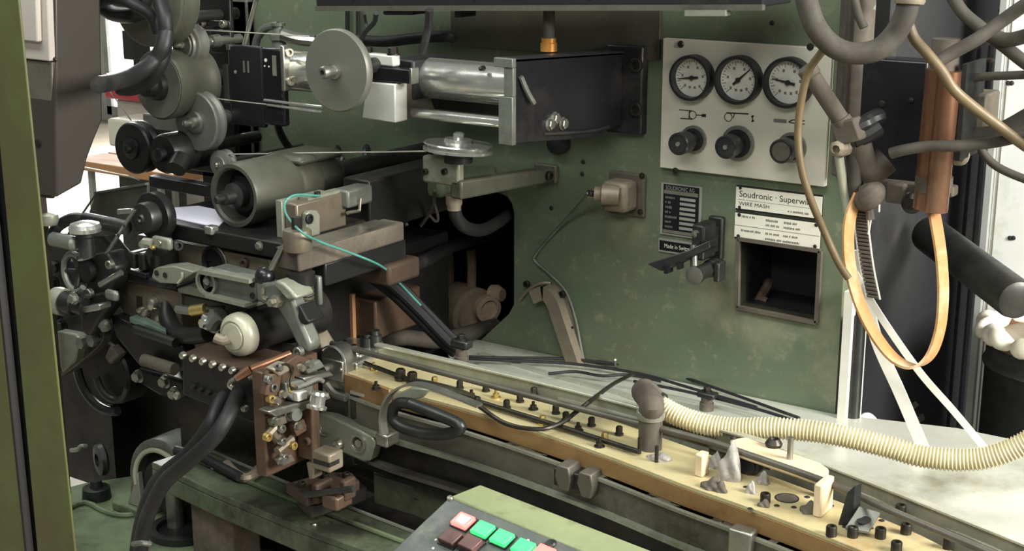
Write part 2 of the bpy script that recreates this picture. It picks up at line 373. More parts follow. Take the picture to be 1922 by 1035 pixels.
# square recess with lined sides
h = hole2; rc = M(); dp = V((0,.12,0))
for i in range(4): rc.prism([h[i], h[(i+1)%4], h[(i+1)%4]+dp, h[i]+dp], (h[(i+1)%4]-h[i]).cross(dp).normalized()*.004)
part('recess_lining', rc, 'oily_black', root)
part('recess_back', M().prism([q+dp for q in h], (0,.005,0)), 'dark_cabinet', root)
rf = M()
lip = [Q(*p, -.003) for p in ((1386,448),(1540,471),(1533,606),(1384,577))]
for i in range(4):
    d = (lip[(i+1)%4]-lip[i]); rf.beam(lip[i], lip[(i+1)%4], d.normalized().cross(V((0,1,0)))*.003, V((0,.004,0)))
part('recess_rim', rf, 'dusty_iron', root)
# rusty tool lying inside the recess
tr = M(); c0 = Q(1425,560,.06); tr.tube([Q(1420,572,.05), Q(1432,552,.06), Q(1440,538,.06), Q(1443,530,.07)], .008, 8)
tr.tube([Q(1424,560,.05), Q(1440,566,.05)], .006, 8)
solo('rusty_hook', tr, 'rust', 'small rusty bent hook lying in the square recess of the green panel', 'hook')
# ribs and hooks of the green casting above the work area
part('ledge', M().box(Q(560,320,-.14).x, Q(712,330,-.14).x, -.14, .0, Q(640,352,-.14).z, Q(640,328,-.14).z), 'green_paint', root, .008)
part('ledge_flange', M().box(Q(690,345,-.2).x, Q(800,345,-.2).x, -.16, .0, Q(700,356,-.16).z, Q(700,318,-.16).z), 'green_paint', root, .01)
for px, py in ((634,288),(688,286)): part('cast_hook', M().tube([Q(px,py-10,0), Q(px-2,py,-.03), Q(px+4,py+16,-.035), Q(px+9,py+8,-.03)], .006, 8), 'dark_steel', root)
for px, py in ((1449,43),(1093,327),(1035,391),(1095,304)): bolt(root, Q(px,py,0), (0,-1,0), .004, .002, 'ink', 'dome')
part('upper_shade_plate', M().box(Q(846,60,-.006).x, Q(1238,60,-.006).x, -.006, -.0005, Q(1040,100,-.006).z, 1.70), 'shaded_dirty_panel', root, .001, 'dirty brown sheet darkened as shade under the beam')  # thin sheet painting the beam's shade onto the upper green panel
# vertical panel seams
for px in (652,672): part('seam_rod', M().cyl(Q(px,10,-.01), Q(px,66,-.01), .004, n=8), 'dark_steel', root)
# left end columns of the housing
m = M(); e = m.cb(430,462,476,0,330,-.02); m.box(e[0],e[1],e[2],e[3],e[4],1.72)
solo('grey_upright', m, 'grey_cast', 'pale grey square upright beside the wire feed frame', 'upright', bevel=.004)

# ================================================================== dark top beam
a, b = Q(593,16,-.22), Q(1432,14,-.2)
root = thing('lamp_beam', 'dark overhead beam running along the top of the machine', 'beam', ((a+b)/2))
d = (b-a); up = V((0,0,.05)); side = d.normalized().cross(V((0,0,1)))*.05
part('body', M().beam(a+up+side*-1, b+up+side*-1, side, up), 'black_paint', root, .003)
part('lower_edge', M().beam(a-side*.05, b-side*.05, side*.1, V((0,0,.004))), 'channel_grey', root)
for t in (.1,.4,.66,.9): bolt(root, a+d*t+side*.02+V((0,0,.015)), -side, .004, .003, 'screw_dark', 'dome')
c = a+d*.19; part('sensor_box', M().beam(c-d*.035-side, c+d*.04-side, side*.6, V((0,0,.012))), 'black_paint', root, .003)
c = a+d*.335; part('cable_clip', M().beam(c-d*.008-side, c+d*.008-side, side*.4, V((0,0,.016))), 'black_paint', root)
m = M(); m.beam(Q(1290,24,-.2), Q(1366,24,-.2), V((0,0,.004)), V((0,.008,0)))
solo('label_strip', m, 'pale_clamp', 'small pale label strip under the end of the dark top beam', 'label')
solo('sensor_cable', M().tube([Q(706,24,-.3), Q(702,42,-.28), Q(684,62,-.27), Q(672,90,-.27)], .004, 8), 'rubber', 'thin black cable hanging from the sensor box to the linear unit', 'cable')
solo('chain', M().tube([Q(684,26,-.26), Q(686,40,-.25), Q(688,52,-.25)], .0025, 6), 'dark_steel', 'short thin chain hanging below the top beam', 'chain')
solo('beam_cable', M().tube([Q(806,18,-.3), Q(804,50,-.29), Q(798,78,-.29), Q(792,100,-.29)], .006, 8), 'rubber', 'black cable dropping from the top beam to the chrome cylinder', 'cable')

# ================================================================== gauge board
x0 = Q(1241,195,-.012).x; x1 = Q(1555,215,-.012).x; z1 = Q(1400,81,-.012).z; z0 = Q(1400,334,-.012).z
root = thing('gauge_board', 'off-white board with three round pressure gauges and three black knobs', 'panel', ((x0+x1)/2, 0, z0))
part('board', M().box(x0, x1, -.012, -.001, z0, z1), 'plate_white', root, .0015)
for px, py in ((1278,83),(1521,88),(1268,321)): bolt(root, Q(px,py,-.012), (0,-1,0), .0055, .003, 'screw_dark', 'dome')
def gauge(px, py, hh, ang):
    c = Q(px, py, -.012); r = hh*mpp(c)
    g = part('gauge', M().lathe(c, (0,-1,0), [(r*1.0,0),(r*1.0,.016),(r*.97,.02),(r*.86,.02),(r*.84,.012),(r*.82,.004)], 40), 'black_paint', root)
    part('dial', M().lathe(c+V((0,-.005,0)), (0,-1,0), [(r*.845,0),(r*.845,.002)], 40), 'dial_white', g)
    tk = M(); yy = c.y-.0075
    for k in range(28):
        t = R(-135 + 270*k/27.0); L = .17 if k % 3 == 0 else .08
        dv = V((math.sin(t), 0, math.cos(t))); tk.obox(V((c.x,yy,c.z))+dv*r*(.76-L/2), dv*r*L/2, dv.cross(V((0,1,0)))*r*.012, V((0,.0003,0)))
    part('scale_marks', tk, 'ink_grey', g)
    nm = M()
    for k in range(6):
        t = R(-135+54*k); dv = V((math.sin(t),0,math.cos(t)))
        nm.obox(V((c.x,yy,c.z))+dv*r*.5, V((r*.045,0,0)), V((0,0,r*.055)), V((0,.0003,0)))
    for s in (-1,1): nm.obox(V((c.x+s*r*.12,yy,c.z-r*.42)), V((r*.05,0,0)), V((0,0,r*.05)), V((0,.0003,0)))
    part('numerals', nm, 'ink_grey', g)
    t = R(ang); dv = V((math.sin(t),0,math.cos(t))); sd = dv.cross(V((0,1,0)))
    nd = M(); o = V((c.x, c.y-.010, c.z))
    nd.prism([o-dv*r*.3+sd*r*.05, o-dv*r*.3-sd*r*.05, o-sd*r*.05, o+dv*r*.68-sd*r*.012, o+dv*r*.68+sd*r*.012, o+sd*r*.05], (0,-.0008,0))
    nd.lathe(o, (0,-1,0), [(r*.1,0),(r*.1,.003)], 16)
    part('needle', nd, 'ink', g)
    return c, r
gs = [gauge(1304,145,43,-96), gauge(1391,149,46,48), gauge(1484,154,48,-80)]
def knob(pb, pf, rpx, rb, plain):
    c = Q(*pb, -.012); yf = QX(*pf, c.x).y; L = c.y - yf; r = rpx*mpp(Q(*pf, yf)); rb *= mpp(c)
    k = part('knob', M().lathe(c, (0,-1,0), [(rb*.9,0),(rb*.9,L*.1),(rb*.62,L*.12),(rb*.62,L*.5),(r,L*.52),(r*1.02,L*.56),(r*1.02,L*.96),(r*.93,L),(r*.82,L),(r*.8,L-.002),(0,L-.002)], 28), 'black_paint', root)
    part('collar', M().lathe(c, (0,-1,0), [(rb*1.12,0),(rb*1.12,.003),(rb*.9,.004)], 28), 'steel', k)
    part('knob_cap', M().lathe(c+V((0,-L+.002,0)), (0,-1,0), [(r*.8,0),(r*.8,.001)], 24), 'channel_grey' if plain else 'dark_steel', k)
    if not plain: part('knob_dot', M().lathe(c+V((0,-L+.001,0)), (0,-1,0), [(r*.22,0),(r*.2,.002)], 12), 'screw_bright', k)
knob((1303,262), (1272,267), 21, 24, False); knob((1386,269), (1361,274), 22, 30, False); knob((1487,277), (1465,283), 23, 26, True)
# printed pictograms
Y = -.0126
def ink_line(m, p, q, wd=.0009): 
    a, b = Q(*p, Y), Q(*q, Y); d = (b-a); m.beam(a, b, d.normalized().cross(V((0,1,0)))*wd/1.4, V((0,.0003,0)))
def ink_circle(m, c, r):
    c = Q(*c, Y); rr = r*mpp(c); m.lathe(c+V((0,.0003,0)), (0,-1,0), [(rr*.86,0),(rr,0),(rr,.0006),(rr*.86,.0006),(rr*.86,0)], 24)
m = M(); ink_line(m,(1275,206),(1298,208)); ink_line(m,(1277,222),(1300,224)); ink_line(m,(1294,208),(1293,223)); ink_circle(m,(1300,216),8); ink_line(m,(1307,216),(1324,217)); ink_line(m,(1317,217),(1325,217),.003)
part('pictogram', m, 'ink', root)
m = M(); ink_circle(m,(1367,220),8.5); ink_line(m,(1364,212),(1405,214),.0014); ink_line(m,(1376,222),(1379,213)); ink_line(m,(1412,217),(1413,229)); ink_line(m,(1412,217),(1413,220),.003); ink_line(m,(1412.5,226),(1413,229),.003)
part('pictogram', m, 'ink', root)
m = M(); a = Q(1464,227,Y); b = Q(1476,227.5,Y); m.beam(Q(1452,226,Y), Q(1476,228,Y), V((0,0,.0026)), V((0,.0003,0)))
part('pictogram', m, 'ink_grey', root)
m = M(); ink_line(m,(1480,229),(1488,225)); ink_line(m,(1488,225),(1510,227)); ink_line(m,(1480,229),(1488,231)); ink_line(m,(1488,231),(1510,233)); part('pictogram', m, 'ink', root)

# ================================================================== name plates
def small_print(x, width, z, h, y, mt, parent):   # print too fine to read: a row of letter-sized marks
    rnd = random.Random(int(x*1e5) + int(z*1e5)); m = M(); p = x
    while p < x + width:
        wl = h*rnd.uniform(.35, .6)
        m.box(p, p+wl, y-.0003, y, z-h*rnd.uniform(.35,.5), z+h*rnd.uniform(.3,.5)); p += wl + h*(.22 if rnd.random() > .15 else .7)
    part('small_print', m, mt, parent)
UX, UZ = (1,0,0), (0,0,1)
def plate(name, label, tl, br, mt, Y=-.004, border=None):
    a, b = Q(*tl, Y), Q(*br, Y)
    # tl and br are given at the mid column / mid row : x from rows' middle, z from columns' middle
    r = thing(name, label, 'label', ((a.x+b.x)/2, 0, b.z))
    return r, a, b
def rect(p_l, p_r, p_t, p_b, Y):   # left, right pixel on the mid row; top, bottom pixel on the mid column
    return Q(*p_l, Y).x, Q(*p_r, Y).x, Q(*p_b, Y).z, Q(*p_t, Y).z
# black rating plate
x0,x1,z0,z1 = rect((1240,393),(1316,400),(1277,347),(1274,444),-.003)
root = thing('rating_plate', 'black rating plate with pale data boxes on the green panel', 'label', ((x0+x1)/2, 0, z0))
part('frame', M().box(x0,x1,-.003,0,z0,z1), 'silver_print', root)
W, H = x1-x0, z1-z0
part('field', M().box(x0+.06*W,x1-.06*W,-.0036,-.003,z0+.03*H,z1-.02*H), 'label_black', root)
part('footer_strip', M().box(x0+.08*W,x1-.08*W,-.0042,-.0036,z0+.04*H,z0+.1*H), 'ink_grey', root)
part('header_strip', M().box(x0+.08*W,x1-.08*W,-.0042,-.0036,z1-.2*H,z1-.13*H), 'ink_grey', root)
text('SOUDRONIC AG', V((x0+.12*W,-.0044,z1-.085*H)), UX, UZ, .0092, 'silver_print', root, sx=.74)
for k in range(7):
    zc = z1-(.27+.094*k)*H
    part('data_box', M().box(x0+.48*W,x1-.14*W,-.0042,-.0036,zc-.026*H,zc+.026*H), 'silver_print', root)
    small_print(x0+.12*W, (.016,.010,.011,.009,.02,.010,.012)[k], zc, .0042, -.0036, 'ink_grey', root)
# made-in plate
x0,x1,z0,z1 = rect((1236,458),(1318,474),(1276,453),(1276,478),-.003)
root = thing('origin_plate', 'narrow black plate with pale lettering under the rating plate', 'label', ((x0+x1)/2, 0, z0))
part('frame', M().box(x0,x1,-.003,0,z0,z1), 'silver_print', root)
part('field', M().box(x0+.002,x1-.002,-.0036,-.003,z0+.003,z1-.003), 'label_black', root)
text('Made in Switzerland', V((x0+.011,-.0042,(z0+z1)/2)), UX, UZ, .0098, 'label_white', root, sx=.78)
# maker's plate
x0,x1,z0,z1 = rect((1381,370),(1542,395),(1460,357),(1460,404),-.004)
root = thing('maker_plate', "white maker's name plate with bold lettering above the square recess", 'label', ((x0+x1)/2, 0, z0))
part('frame', M().box(x0,x1,-.003,0,z0,z1), 'ink', root)
part('field', M().box(x0,x1,-.004,-.003,z0+.0025,z1-.0025), 'label_white', root)
H = z1-z0; W = x1-x0
text('Soudronic · Superwima', V((x0+.04*W,-.0043,z0+.66*H)), UX, UZ, .0136, 'ink', root, sx=1.0)
part('rule_line', M().box(x0+.03*W,x1-.03*W,-.0043,-.004,z0+.43*H,z0+.44*H), 'ink_grey', root)
text('WIRE MASH', V((x0+.04*W,-.0043,z0+.27*H)), UX, UZ, .0085, 'ink', root, sx=1.15)
small_print(x0+.62*W, .034, z0+.2*H, .0034, -.004, 'ink_grey', root)
for fx, fz in ((.05,.9),(.05,.12)): bolt(root, V((x0+fx*W,-.004,z0+fz*H)), (0,-1,0), .0025, .0015, 'ink', 'dome')
# data plate
x0,x1,z0,z1 = rect((1379,421),(1539,447),(1460,408),(1460,459),-.004)
root = thing('data_plate', 'white data plate with small grey print and ruled line', 'label', ((x0+x1)/2, 0, z0))
part('frame', M().box(x0,x1,-.003,0,z0,z1), 'ink', root)
part('field', M().box(x0,x1,-.004,-.003,z0+.0025,z1-.0015), 'label_white', root)
H = z1-z0; W = x1-x0
part('rule_line', M().box(x0,x1,-.0043,-.004,z0+.5*H,z0+.515*H), 'ink_grey', root)
for fx, fw, fz in ((.08,.15,.86),(.37,.15,.83),(.58,.15,.83),(.37,.16,.65),(.58,.2,.65),(.08,.22,.34),(.37,.15,.34),(.58,.17,.34),(.37,.4,.14)):
    small_print(x0+fx*W, fw*W, z0+fz*H, .0036, -.004, 'ink_grey', root)
for fx, fz in ((.05,.9),(.05,.1),(.95,.9),(.95,.12)): bolt(root, V((x0+fx*W,-.004,z0+fz*H)), (0,-1,0), .003, .0015, 'ink', 'dome')

# ================================================================== junction box with cable
root = thing('junction_box', 'beige cast junction box on a square plate on the green panel', 'box', Q(1178,404,0))
a = Q(1146,350,0); b = Q(1214,370,0); zt, zb = Q(1180,322,0).z, Q(1180,404,0).z
part('back_plate', M().box(a.x,b.x,-.008,0,zb,zt), 'dusty_iron', root, .004)
m = M(); e = m.cb(1130,1178,1196,344,402,-.045); m2 = M().box(e[0],e[1],-.05,-.008,e[4],e[5])
part('body', m2, 'beige_cast', root, .008)
c = V(((e[0]+e[1])/2, -.05, (e[4]+e[5])/2+.004))
part('boss', M().lathe(c, (-.9,-.45,.05), [(.017,-.01),(.017,.018),(.012,.02),(.012,.03)], 18), 'beige_cast', root)
g0 = c + V((-.9,-.45,.0)).normalized()*.028
gp = Q(1104,362,-.075)
part('cable_gland', M().tube([g0, gp], .005, 10, 1), 'rubber', root)
for px, py in ((1205,330),(1202,398)): bolt(root, Q(px,py,-.008), (0,-1,0), .005, .004, 'screw_dark', 'dome')
solo('grey_cable', M().tube([Q(1104,363,-.075), Q(1075,398,-.03), Q(1040,436,-.008), Q(1005,478,-.006), Q(1005,492,-.006), Q(1030,514,-.006), Q(1062,548,-.006), Q(1080,600,-.006), Q(1090,650,-.006), Q(1098,690,-.006)], .0026, 8), 'grey_cast', 'thin grey cable looping from the junction box down the green panel', 'cable')

# ================================================================== curved cable guard
root = thing('cable_guard', 'curved beige metal guard channel bolted to the green panel', 'guard', Q(1080,668,0))
m = M(); m.strip([Q(996,552,-.012), Q(1012,546,-.016), Q(1032,550,-.018), Q(1048,572,-.018), Q(1062,612,-.018), Q(1078,660,-.018), Q(1088,700,-.018)], .026, .006, (0,-.3,1.0)); 
m2 = M(); pts = [(1004,556),(1026,549),(1042,566),(1054,600),(1066,636),(1078,672),(1090,705)]
for i, (px,py) in enumerate(pts): pass
m2.strip([Q(px,py,-.016) for px,py in pts], .024, .024, (1,0,.2))
part('channel', m2, 'beige_cast', root, .003)
part('flange', M().strip([Q(px,py,-.003) for px,py in ((1028,540),(1050,548),(1066,580),(1076,620),(1086,662),(1096,700))], .012, .006, (1,0,.2)), 'beige_cast', root)
part('wire_clip', M().tube([Q(974,565,-.004), Q(988,548,-.008), Q(998,540,-.01), Q(1016,532,-.01), Q(1034,532,-.004)], .003, 8), 'beige_cast', root)
for px, py in ((990,533),(1057,552),(1071,616)): bolt(root, Q(px,py,-.008), (0,-1,0), .006, .006, 'screw_dark', 'socket')

# ================================================================== clamp with lever below the rating plate
root = thing('toggle_clamp', 'dark toggle clamp with black lever mounted on the green panel', 'clamp', Q(1330,535,0))
e = M(); m = M(); e = m.cb(1297,1322,1346,424,492,-.07); part('block', m, 'dark_steel', root, .004)
part('back_plate', M().box(e[0]-.002, e[1]+.002, -.012, 0, e[4]-.01, e[5]+.002), 'dark_steel', root, .003)
part('block_neck', M().box(e[0]+.004, e[1]-.004, -.075, -.01, e[4]+.005, e[5]-.012), 'dark_steel', root)
p0 = Q(1330,452,-.075); p1 = Q(1222,500,-.13)
part('lever', M().prism([Q(1330,452,-.085), Q(1290,470,-.10), Q(1213,496,-.13), Q(1240,510,-.12), Q(1262,502,-.11), Q(1310,476,-.09), Q(1334,466,-.08)], (0.004,.02,0)), 'black_paint', root, .002)
part('lever_teeth', M().box(Q(1246,502,-.12).x, Q(1252,502,-.12).x, -.12, -.1, Q(1246,514,-.12).z, Q(1246,500,-.12).z).box(Q(1270,500,-.11).x, Q(1275,500,-.11).x, -.11, -.095, Q(1270,506,-.11).z, Q(1270,494,-.11).z), 'black_paint', root)
bolt(root, Q(1306,440,-.07), (0,-1,0), .007, .006, 'screw_bright', 'dome')
part('stem', M().cyl(Q(1302,460,-.078), Q(1303,508,-.085), .006, n=12), 'steel', root)
c = Q(1303,518,-.10)
part('barrel', M().lathe(c, (0,1,0), [(.0145,0),(.0145,.006),(.012,.008),(.012,.05),(.014,.052),(.014,.07)], 20), 'dark_steel', root)
part('barrel_cap', M().lathe(c+V((0,-.002,0)), (0,1,0), [(.009,0),(.0145,.001),(.0145,.004)], 20), 'steel', root)
m = M(); m.cb(1338,1350,1364,495,532,-.06); part('rear_bracket', m, 'dark_steel', root, .003)
# ================================================================== upper carriage (runs along the machine front)
def wheel(name, label, px, py, hh, Y, prof, mt, n=40, hub=None, cat='pulley', group=None, extra=None):
    """pulley with its axle along the machine's depth; prof in units of the radius / metres"""
    c = Q(px, py, Y); r = hh*mpp(c)
    root = thing(name, label, cat, c - V((0,0,r)), group)
    part('rim', M().lathe(c, (0,1,0), [(a*r, d) for a, d in prof], n), mt, root)
    if hub: part('hub', M().lathe(c, (0,-1,0), [(a*r, d) for a, d in hub[0]], 24), hub[1], root)
    return root, c, r
# support box sticking out of the green panel
bx_ = QX(1180,165,-1.148).x
root = thing('support_box', 'black support box sticking out of the green panel beside the gauges', 'box', (-1.16, -.16, 1.24))
X1 = -1.148
fr = Q(970,180,-.325)
part('side_plate', M().prism([V((X1,-.325,1.379)), V((X1,-.02,1.362)), V((X1,-.02,1.245)), V((X1,-.07,1.243)), V((X1,-.1,1.236)), V((X1,-.325,1.258))], (-.012,0,0)), 'black_gloss', root, .002)
part('front_plate', M().box(X1-.022, X1+.002, -.332, -.322, 1.256, 1.325).box(X1-.014, X1+.002, -.33, -.322, 1.325, 1.366).box(X1-.03, X1+.002, -.332, -.322, 1.366, 1.379), 'grey_cast', root, .001)
part('top_plate', M().prism([V((X1,-.325,1.374)), V((X1,-.02,1.358)), V((X1-.03,-.02,1.358)), V((X1-.03,-.325,1.374))], (0,0,.005)), 'black_paint', root)
part('latch_lever', M().tube([V((X1+.003,-.312,1.352)), V((X1+.006,-.30,1.33)), V((X1+.008,-.286,1.312))], .004, 8), 'grey_cast', root)
part('wall_flange', M().box(X1-.03, X1+.035, -.02, 0, 1.232, 1.372), 'black_paint', root, .003)
for px, py in ((1196,122),(1196,205)): bolt(root, Q(px,py,-.02), (0,-1,0), .011, .008, 'screw_dark', 'socket')
for px, py in ((1040,222),(1055,232),(1030,233)): bolt(root, QX(px,py,X1), (1,0,0), .008, .008, 'steel', 'hex')
part('grease_lip', M().tube([QX(1020,252,X1), QX(1060,250,X1+.004), QX(1110,246,X1+.004), QX(1142,238,X1)], .0025, 8), 'dark_steel', root)
solo('rubber_plug', M().lathe(Q(1053,268,0), (0,-1,0), [(.019,0),(.019,.01),(.016,.02),(.0,.024)], 20), 'rubber', 'black rubber plug in the green panel below the support box', 'plug')
c = Q(1030,92,-.12); u = mpp(c)
root = thing('air_fitting', 'orange brass air fitting with grey pipe on top of the support box', 'fitting', V((c.x,-.12,c.z)))
c = V((Q(1030,92,-.16).x, -.16, 1.372))
part('fitting_nut', M().lathe(c, (0,0,1), [(.013,0),(.013,.012),(.0115,.013),(.0115,.02)], 12), 'orange_brass', root)
part('pipe', M().lathe(c+V((0,0,.02)), (0,0,1), [(.009,0),(.009,.06)], 14), 'dusty_hose', root)

# chrome cylinder and guide rods
root = thing('chrome_cylinder', 'long chrome air cylinder running into the black support box', 'cylinder', Q(880,190,-.23))
a = Q(804,146,-.23); b = V((X1-.012, -.23, a.z))
part('tube', M().cyl(a, b, 38*mpp(a), n=40), 'bright_steel', root)
part('end_cap', M().box(a.x-.03, a.x+.006, -.275, -.185, a.z-.03, a.z+.032), 'black_paint', root, .004)
bolt(root, Q(908,128,-.262), (0,-1,0), .004, .012, 'screw_dark', 'dome')
a = Q(770,212,-.27)
solo('guide_rod', M().cyl(a, V((X1-.012,-.27,a.z)), 10*mpp(a), n=20), 'bright_steel', 'polished guide rod below the chrome cylinder', 'rod')
a = Q(900,195,-.15); solo('dark_slide', M().box(Q(790,190,-.15).x, X1-.02, -.17, -.13, a.z-.012, a.z+.02), 'oily_black', 'dark slide bar behind the polished guide rod', 'slide')

root = thing('linear_unit', 'silver and black linear slide block behind the big grey disc', 'slide', Q(725,228,-.3))
m = M(); e = m.cb(684,738,752,104,126,-.31); part('top_cover', m, 'white_steel', root, .003)
m = M(); m.cb(684,736,748,126,131,-.311); part('cover_seal', m, 'black_paint', root)
m = M(); e = m.cb(684,768,782,131,158,-.315); part('rail', m, 'black_gloss', root, .002)
m = M(); m.cb(768,772,786,128,159,-.318); part('rail_end', m, 'steel', root, .001)
for px, py in ((690,97),(738,97)): bolt(root, Q(px,py+6,-.3), (0,0,1), .008, .012, 'screw_dark', 'hex')
m = M(); a = Q(680,200,-.32); b = Q(741,200,-.32)
part('apron', M().prism([Q(688,154,-.32), Q(741,158,-.32), Q(742,231,-.32), Q(679,222,-.32)], (0,.03,0)), 'white_steel', root, .002)
part('apron_side', M().prism([Q(742,158,-.315), Q(742,230,-.315), Q(742,230,-.315)+V((0,.1,.004)), Q(742,158,-.315)+V((0,.07,0))], (-.006,0,0)), 'dusty_iron', root)
part('carriage', M().box(Q(690,170,-.25).x, Q(770,170,-.25).x, -.285, -.2, Q(730,185,-.25).z, Q(730,120,-.25).z), 'oily_black', root, .004)

# big grey disc and its motor
root, c, r = wheel('drive_disc', 'large plain grey disc with a small steel hub', 630, 133, 78, -.40,
    [(.04,-.0005),(.6,0),(.97,0),(1,.003),(1,.011),(.97,.014),(.2,.014)], 'grey_disc', 64, None, 'disc')
part('hub', M().lathe(c, (0,-1,0), [(.012,0),(.012,.004),(.0085,.005),(.0085,.018),(.0095,.019),(.0095,.026),(.0075,.03),(.004,.03),(.003,.02),(0,.02)], 20), 'steel', root)
part('shaft', M().cyl(c+V((0,.014,0)), c+V((0,.1,0)), .012), 'dark_steel', root)
root = thing('servo_motor', 'bright round motor body with black flange box behind the grey disc', 'motor', Q(520,240,-.28))
a = Q(533,131,-.27); b = Q(690,145,-.27); rr = 37*mpp(a)
part('motor_body', M().lathe(a, (1,0,0), [(rr*.9,0),(rr,.006),(rr,(b.x-a.x))], 40), 'bright_steel', root)
m = M(); e = m.cb(492,528,540,92,238,-.31); part('flange_box', m, 'black_gloss', root, .004)
m = M(); m.cb(526,531,545,86,172,-.312); part('flange', m, 'steel', root, .002)
for px, py in ((538,98),(541,152)): bolt(root, Q(px,py,-.30), (1,-.3,0), .0075, .01, 'screw_bright', 'socket')
m = M(); e = m.cb(430,490,498,88,240,-.30); part('gearbox', m, 'black_paint', root, .003)
for i in range(2): part('print_bar', M().box(Q(456+8*i,122,-.301).x, Q(459+8*i,122,-.301).x, -.3012, -.3, Q(456,136,-.301).z, Q(456,114,-.301).z), 'ink_grey', root)
part('print_dot', M().lathe(Q(442,135,-.3005), (0,-1,0), [(.003,0),(.003,.0008)], 12), 'silver_print', root)
for px, py, rr2 in ((499,113,.003),(497,124,.0015),(505,125,.0015)): part('print_dot', M().lathe(Q(px,py,-.3105), (0,-1,0), [(rr2,0),(rr2,.0008)], 10), 'label_white', root)
part('print_text', M().box(Q(511,115,-.311).x, Q(518,115,-.311).x, -.3115, -.31, Q(511,142,-.311).z, Q(511,104,-.311).z), 'ink_grey', root)
m = M(); m.cb(424,430,436,84,94,-.302); part('top_lug', m, 'steel', root)
part('edge_strip', M().box(Q(420,157,-.302).x, Q(428,157,-.302).x, -.303, -.29, Q(424,193,-.302).z, Q(424,122,-.302).z), 'steel', root)
for dy in (0,9): solo('tie_rod', M().cyl(Q(500+6*(dy>0)-4,188+dy,-.33+.002*dy), Q(604,202+dy-1,-.33+.002*dy), .0022, n=8), 'bright_steel', ('upper' if dy == 0 else 'lower')+' of two thin bright tie rods under the motor', 'rod')
root = thing('cable_gland', 'metal cable gland with dark cable under the motor box', 'fitting', Q(518,228,-.28))
c = Q(518,200,-.28)
part('gland_nut', M().lathe(c, (0,0,-1), [(.0085,0),(.0085,.008),(.007,.009),(.007,.012),(.009,.013),(.009,.021),(.006,.024)], 12), 'beige_cast', root)
part('cable', M().tube([c+V((0,0,-.022)), Q(526,250,-.26), Q(545,280,-.2), Q(566,295,-.12), Q(580,298,-.04)], .0065, 10), 'rubber', root)
# swing arm and hose above the disc
root = thing('swing_linkage', 'grey cast swing arm with round eye above the motor', 'arm', Q(524,90,-.2))
part('eye_post', M().lathe(Q(524,90,-.2), (0,0,1), [(.012,0),(.012,.012),(.016,.014),(.016,.022),(.01,.026),(.008,.036),(.012,.037),(.012,.042)], 18), 'grey_cast', root)
part('arm', M().tube([Q(530,64,-.21), Q(556,72,-.2), Q(590,76,-.18)], .011, 10, 3), 'steel', root)
part('arm_tip', M().tube([Q(588,74,-.18), Q(640,78,-.12), Q(670,76,-.06), Q(676,74,-.0)], .009, 10, 3), 'steel', root)
part('curved_bar', M().tube([Q(522,48,-.2), Q(500,52,-.2), Q(484,70,-.2), Q(478,94,-.2)], .007, 10), 'grey_cast', root)
solo('black_hose', M().tube([Q(668,74,-.05), Q(720,78,-.05), Q(780,72,-.045), Q(836,68,-.04), Q(850,70,-.02)], .0095, 12), 'rubber', 'thick black hose lying along the green panel behind the big disc', 'hose')

# ================================================================== wire pulleys at the left
m = M(); e = m.cb(340,428,436,-40,330,-.22)
fr = thing('wire_feed_stand', 'dark brown upright frame plate carrying the wire pulleys', 'frame', V(((e[0]+e[1])/2, -.2, e[4])))
part('plate', m, 'rust' if False else 'oily_black', fr, .003)
m = M(); m.cb(372,430,438,40,54,-.255); part('cross_bar', m, 'dark_steel', fr, .002)
m = M(); m.cb(394,431,440,56,103,-.26); part('bearing_block', m, 'oily_black', fr, .003)
for px, py in ((382,45),(422,45)): bolt(fr, Q(px,py,-.255), (0,-1,0), .0065, .008, 'screw_bright', 'socket')
m = M(); m.cb(268,345,350,222,250,-.23); part('lower_bracket', m, 'grey_cast', fr, .003)
m = M(); m.cb(282,400,410,250,332,-.2); part('lower_plate', m, 'oily_black', fr)
part('foot_post', M().box(e[0]+.02, e[1]-.01, -.2, -.15, 0.05, e[4]+.02), 'oily_black', fr)
G = 'wire guide pulleys'
P_step = [(.12,-.001),(.30,-.001),(.32,-.004),(.5,-.004),(.55,0),(.93,0),(1,.003),(1,.008),(.9,.014),(.9,.018),(1,.024),(1,.03),(.3,.031)]
root, c, r = wheel('wire_pulley', 'biggest grey pulley with wide olive rim behind the arching hose', 270, -6, 94, -.42,
    [(.0,0),(.9,0),(1,.004),(1,.01),(.94,.016),(.94,.03),(1,.036),(1,.045),(.3,.046)], 'olive_cast', 48, ([(.25,0),(.25,.02),(.12,.022)], 'dark_steel'), group=None)
part('axle', M().cyl(c+V((0,.04,0)), c+V((0,.26,0)), .014), 'dark_steel', root)
root, c, r = wheel('guard_disc', 'plain pale grey guard disc between the upper pulley and the drum', 278, 40, 46, -.38, [(0,0),(.97,0),(1,.002),(1,.006),(.2,.007)], 'pulley_grey', 40, None, 'disc')
part('axle', M().cyl(c+V((0,.006,0)), c+V((0,.2,0)), .01), 'dark_steel', root)
root, c, r = wheel('feed_drum', 'wide olive feed drum with pale face behind the black hoses', 297, 160, 66, -.40,
    [(.0,0),(.95,0),(1,.003),(1,.03),(.97,.033),(.97,.07),(1,.074),(1,.085),(.3,.086)], 'olive_cast', 48, ([(.45,0),(.42,.012),(.3,.015),(.28,.03),(.14,.032)], 'oily_black'), 'drum')
part('face_disc', M().lathe(c+V((0,-.0006,0)), (0,-1,0), [(.93*r,0),(.93*r,.001)], 40), 'pulley_grey', root)
part('axle', M().cyl(c+V((0,.08,0)), c+V((0,.2,0)), .014), 'dark_steel', root)
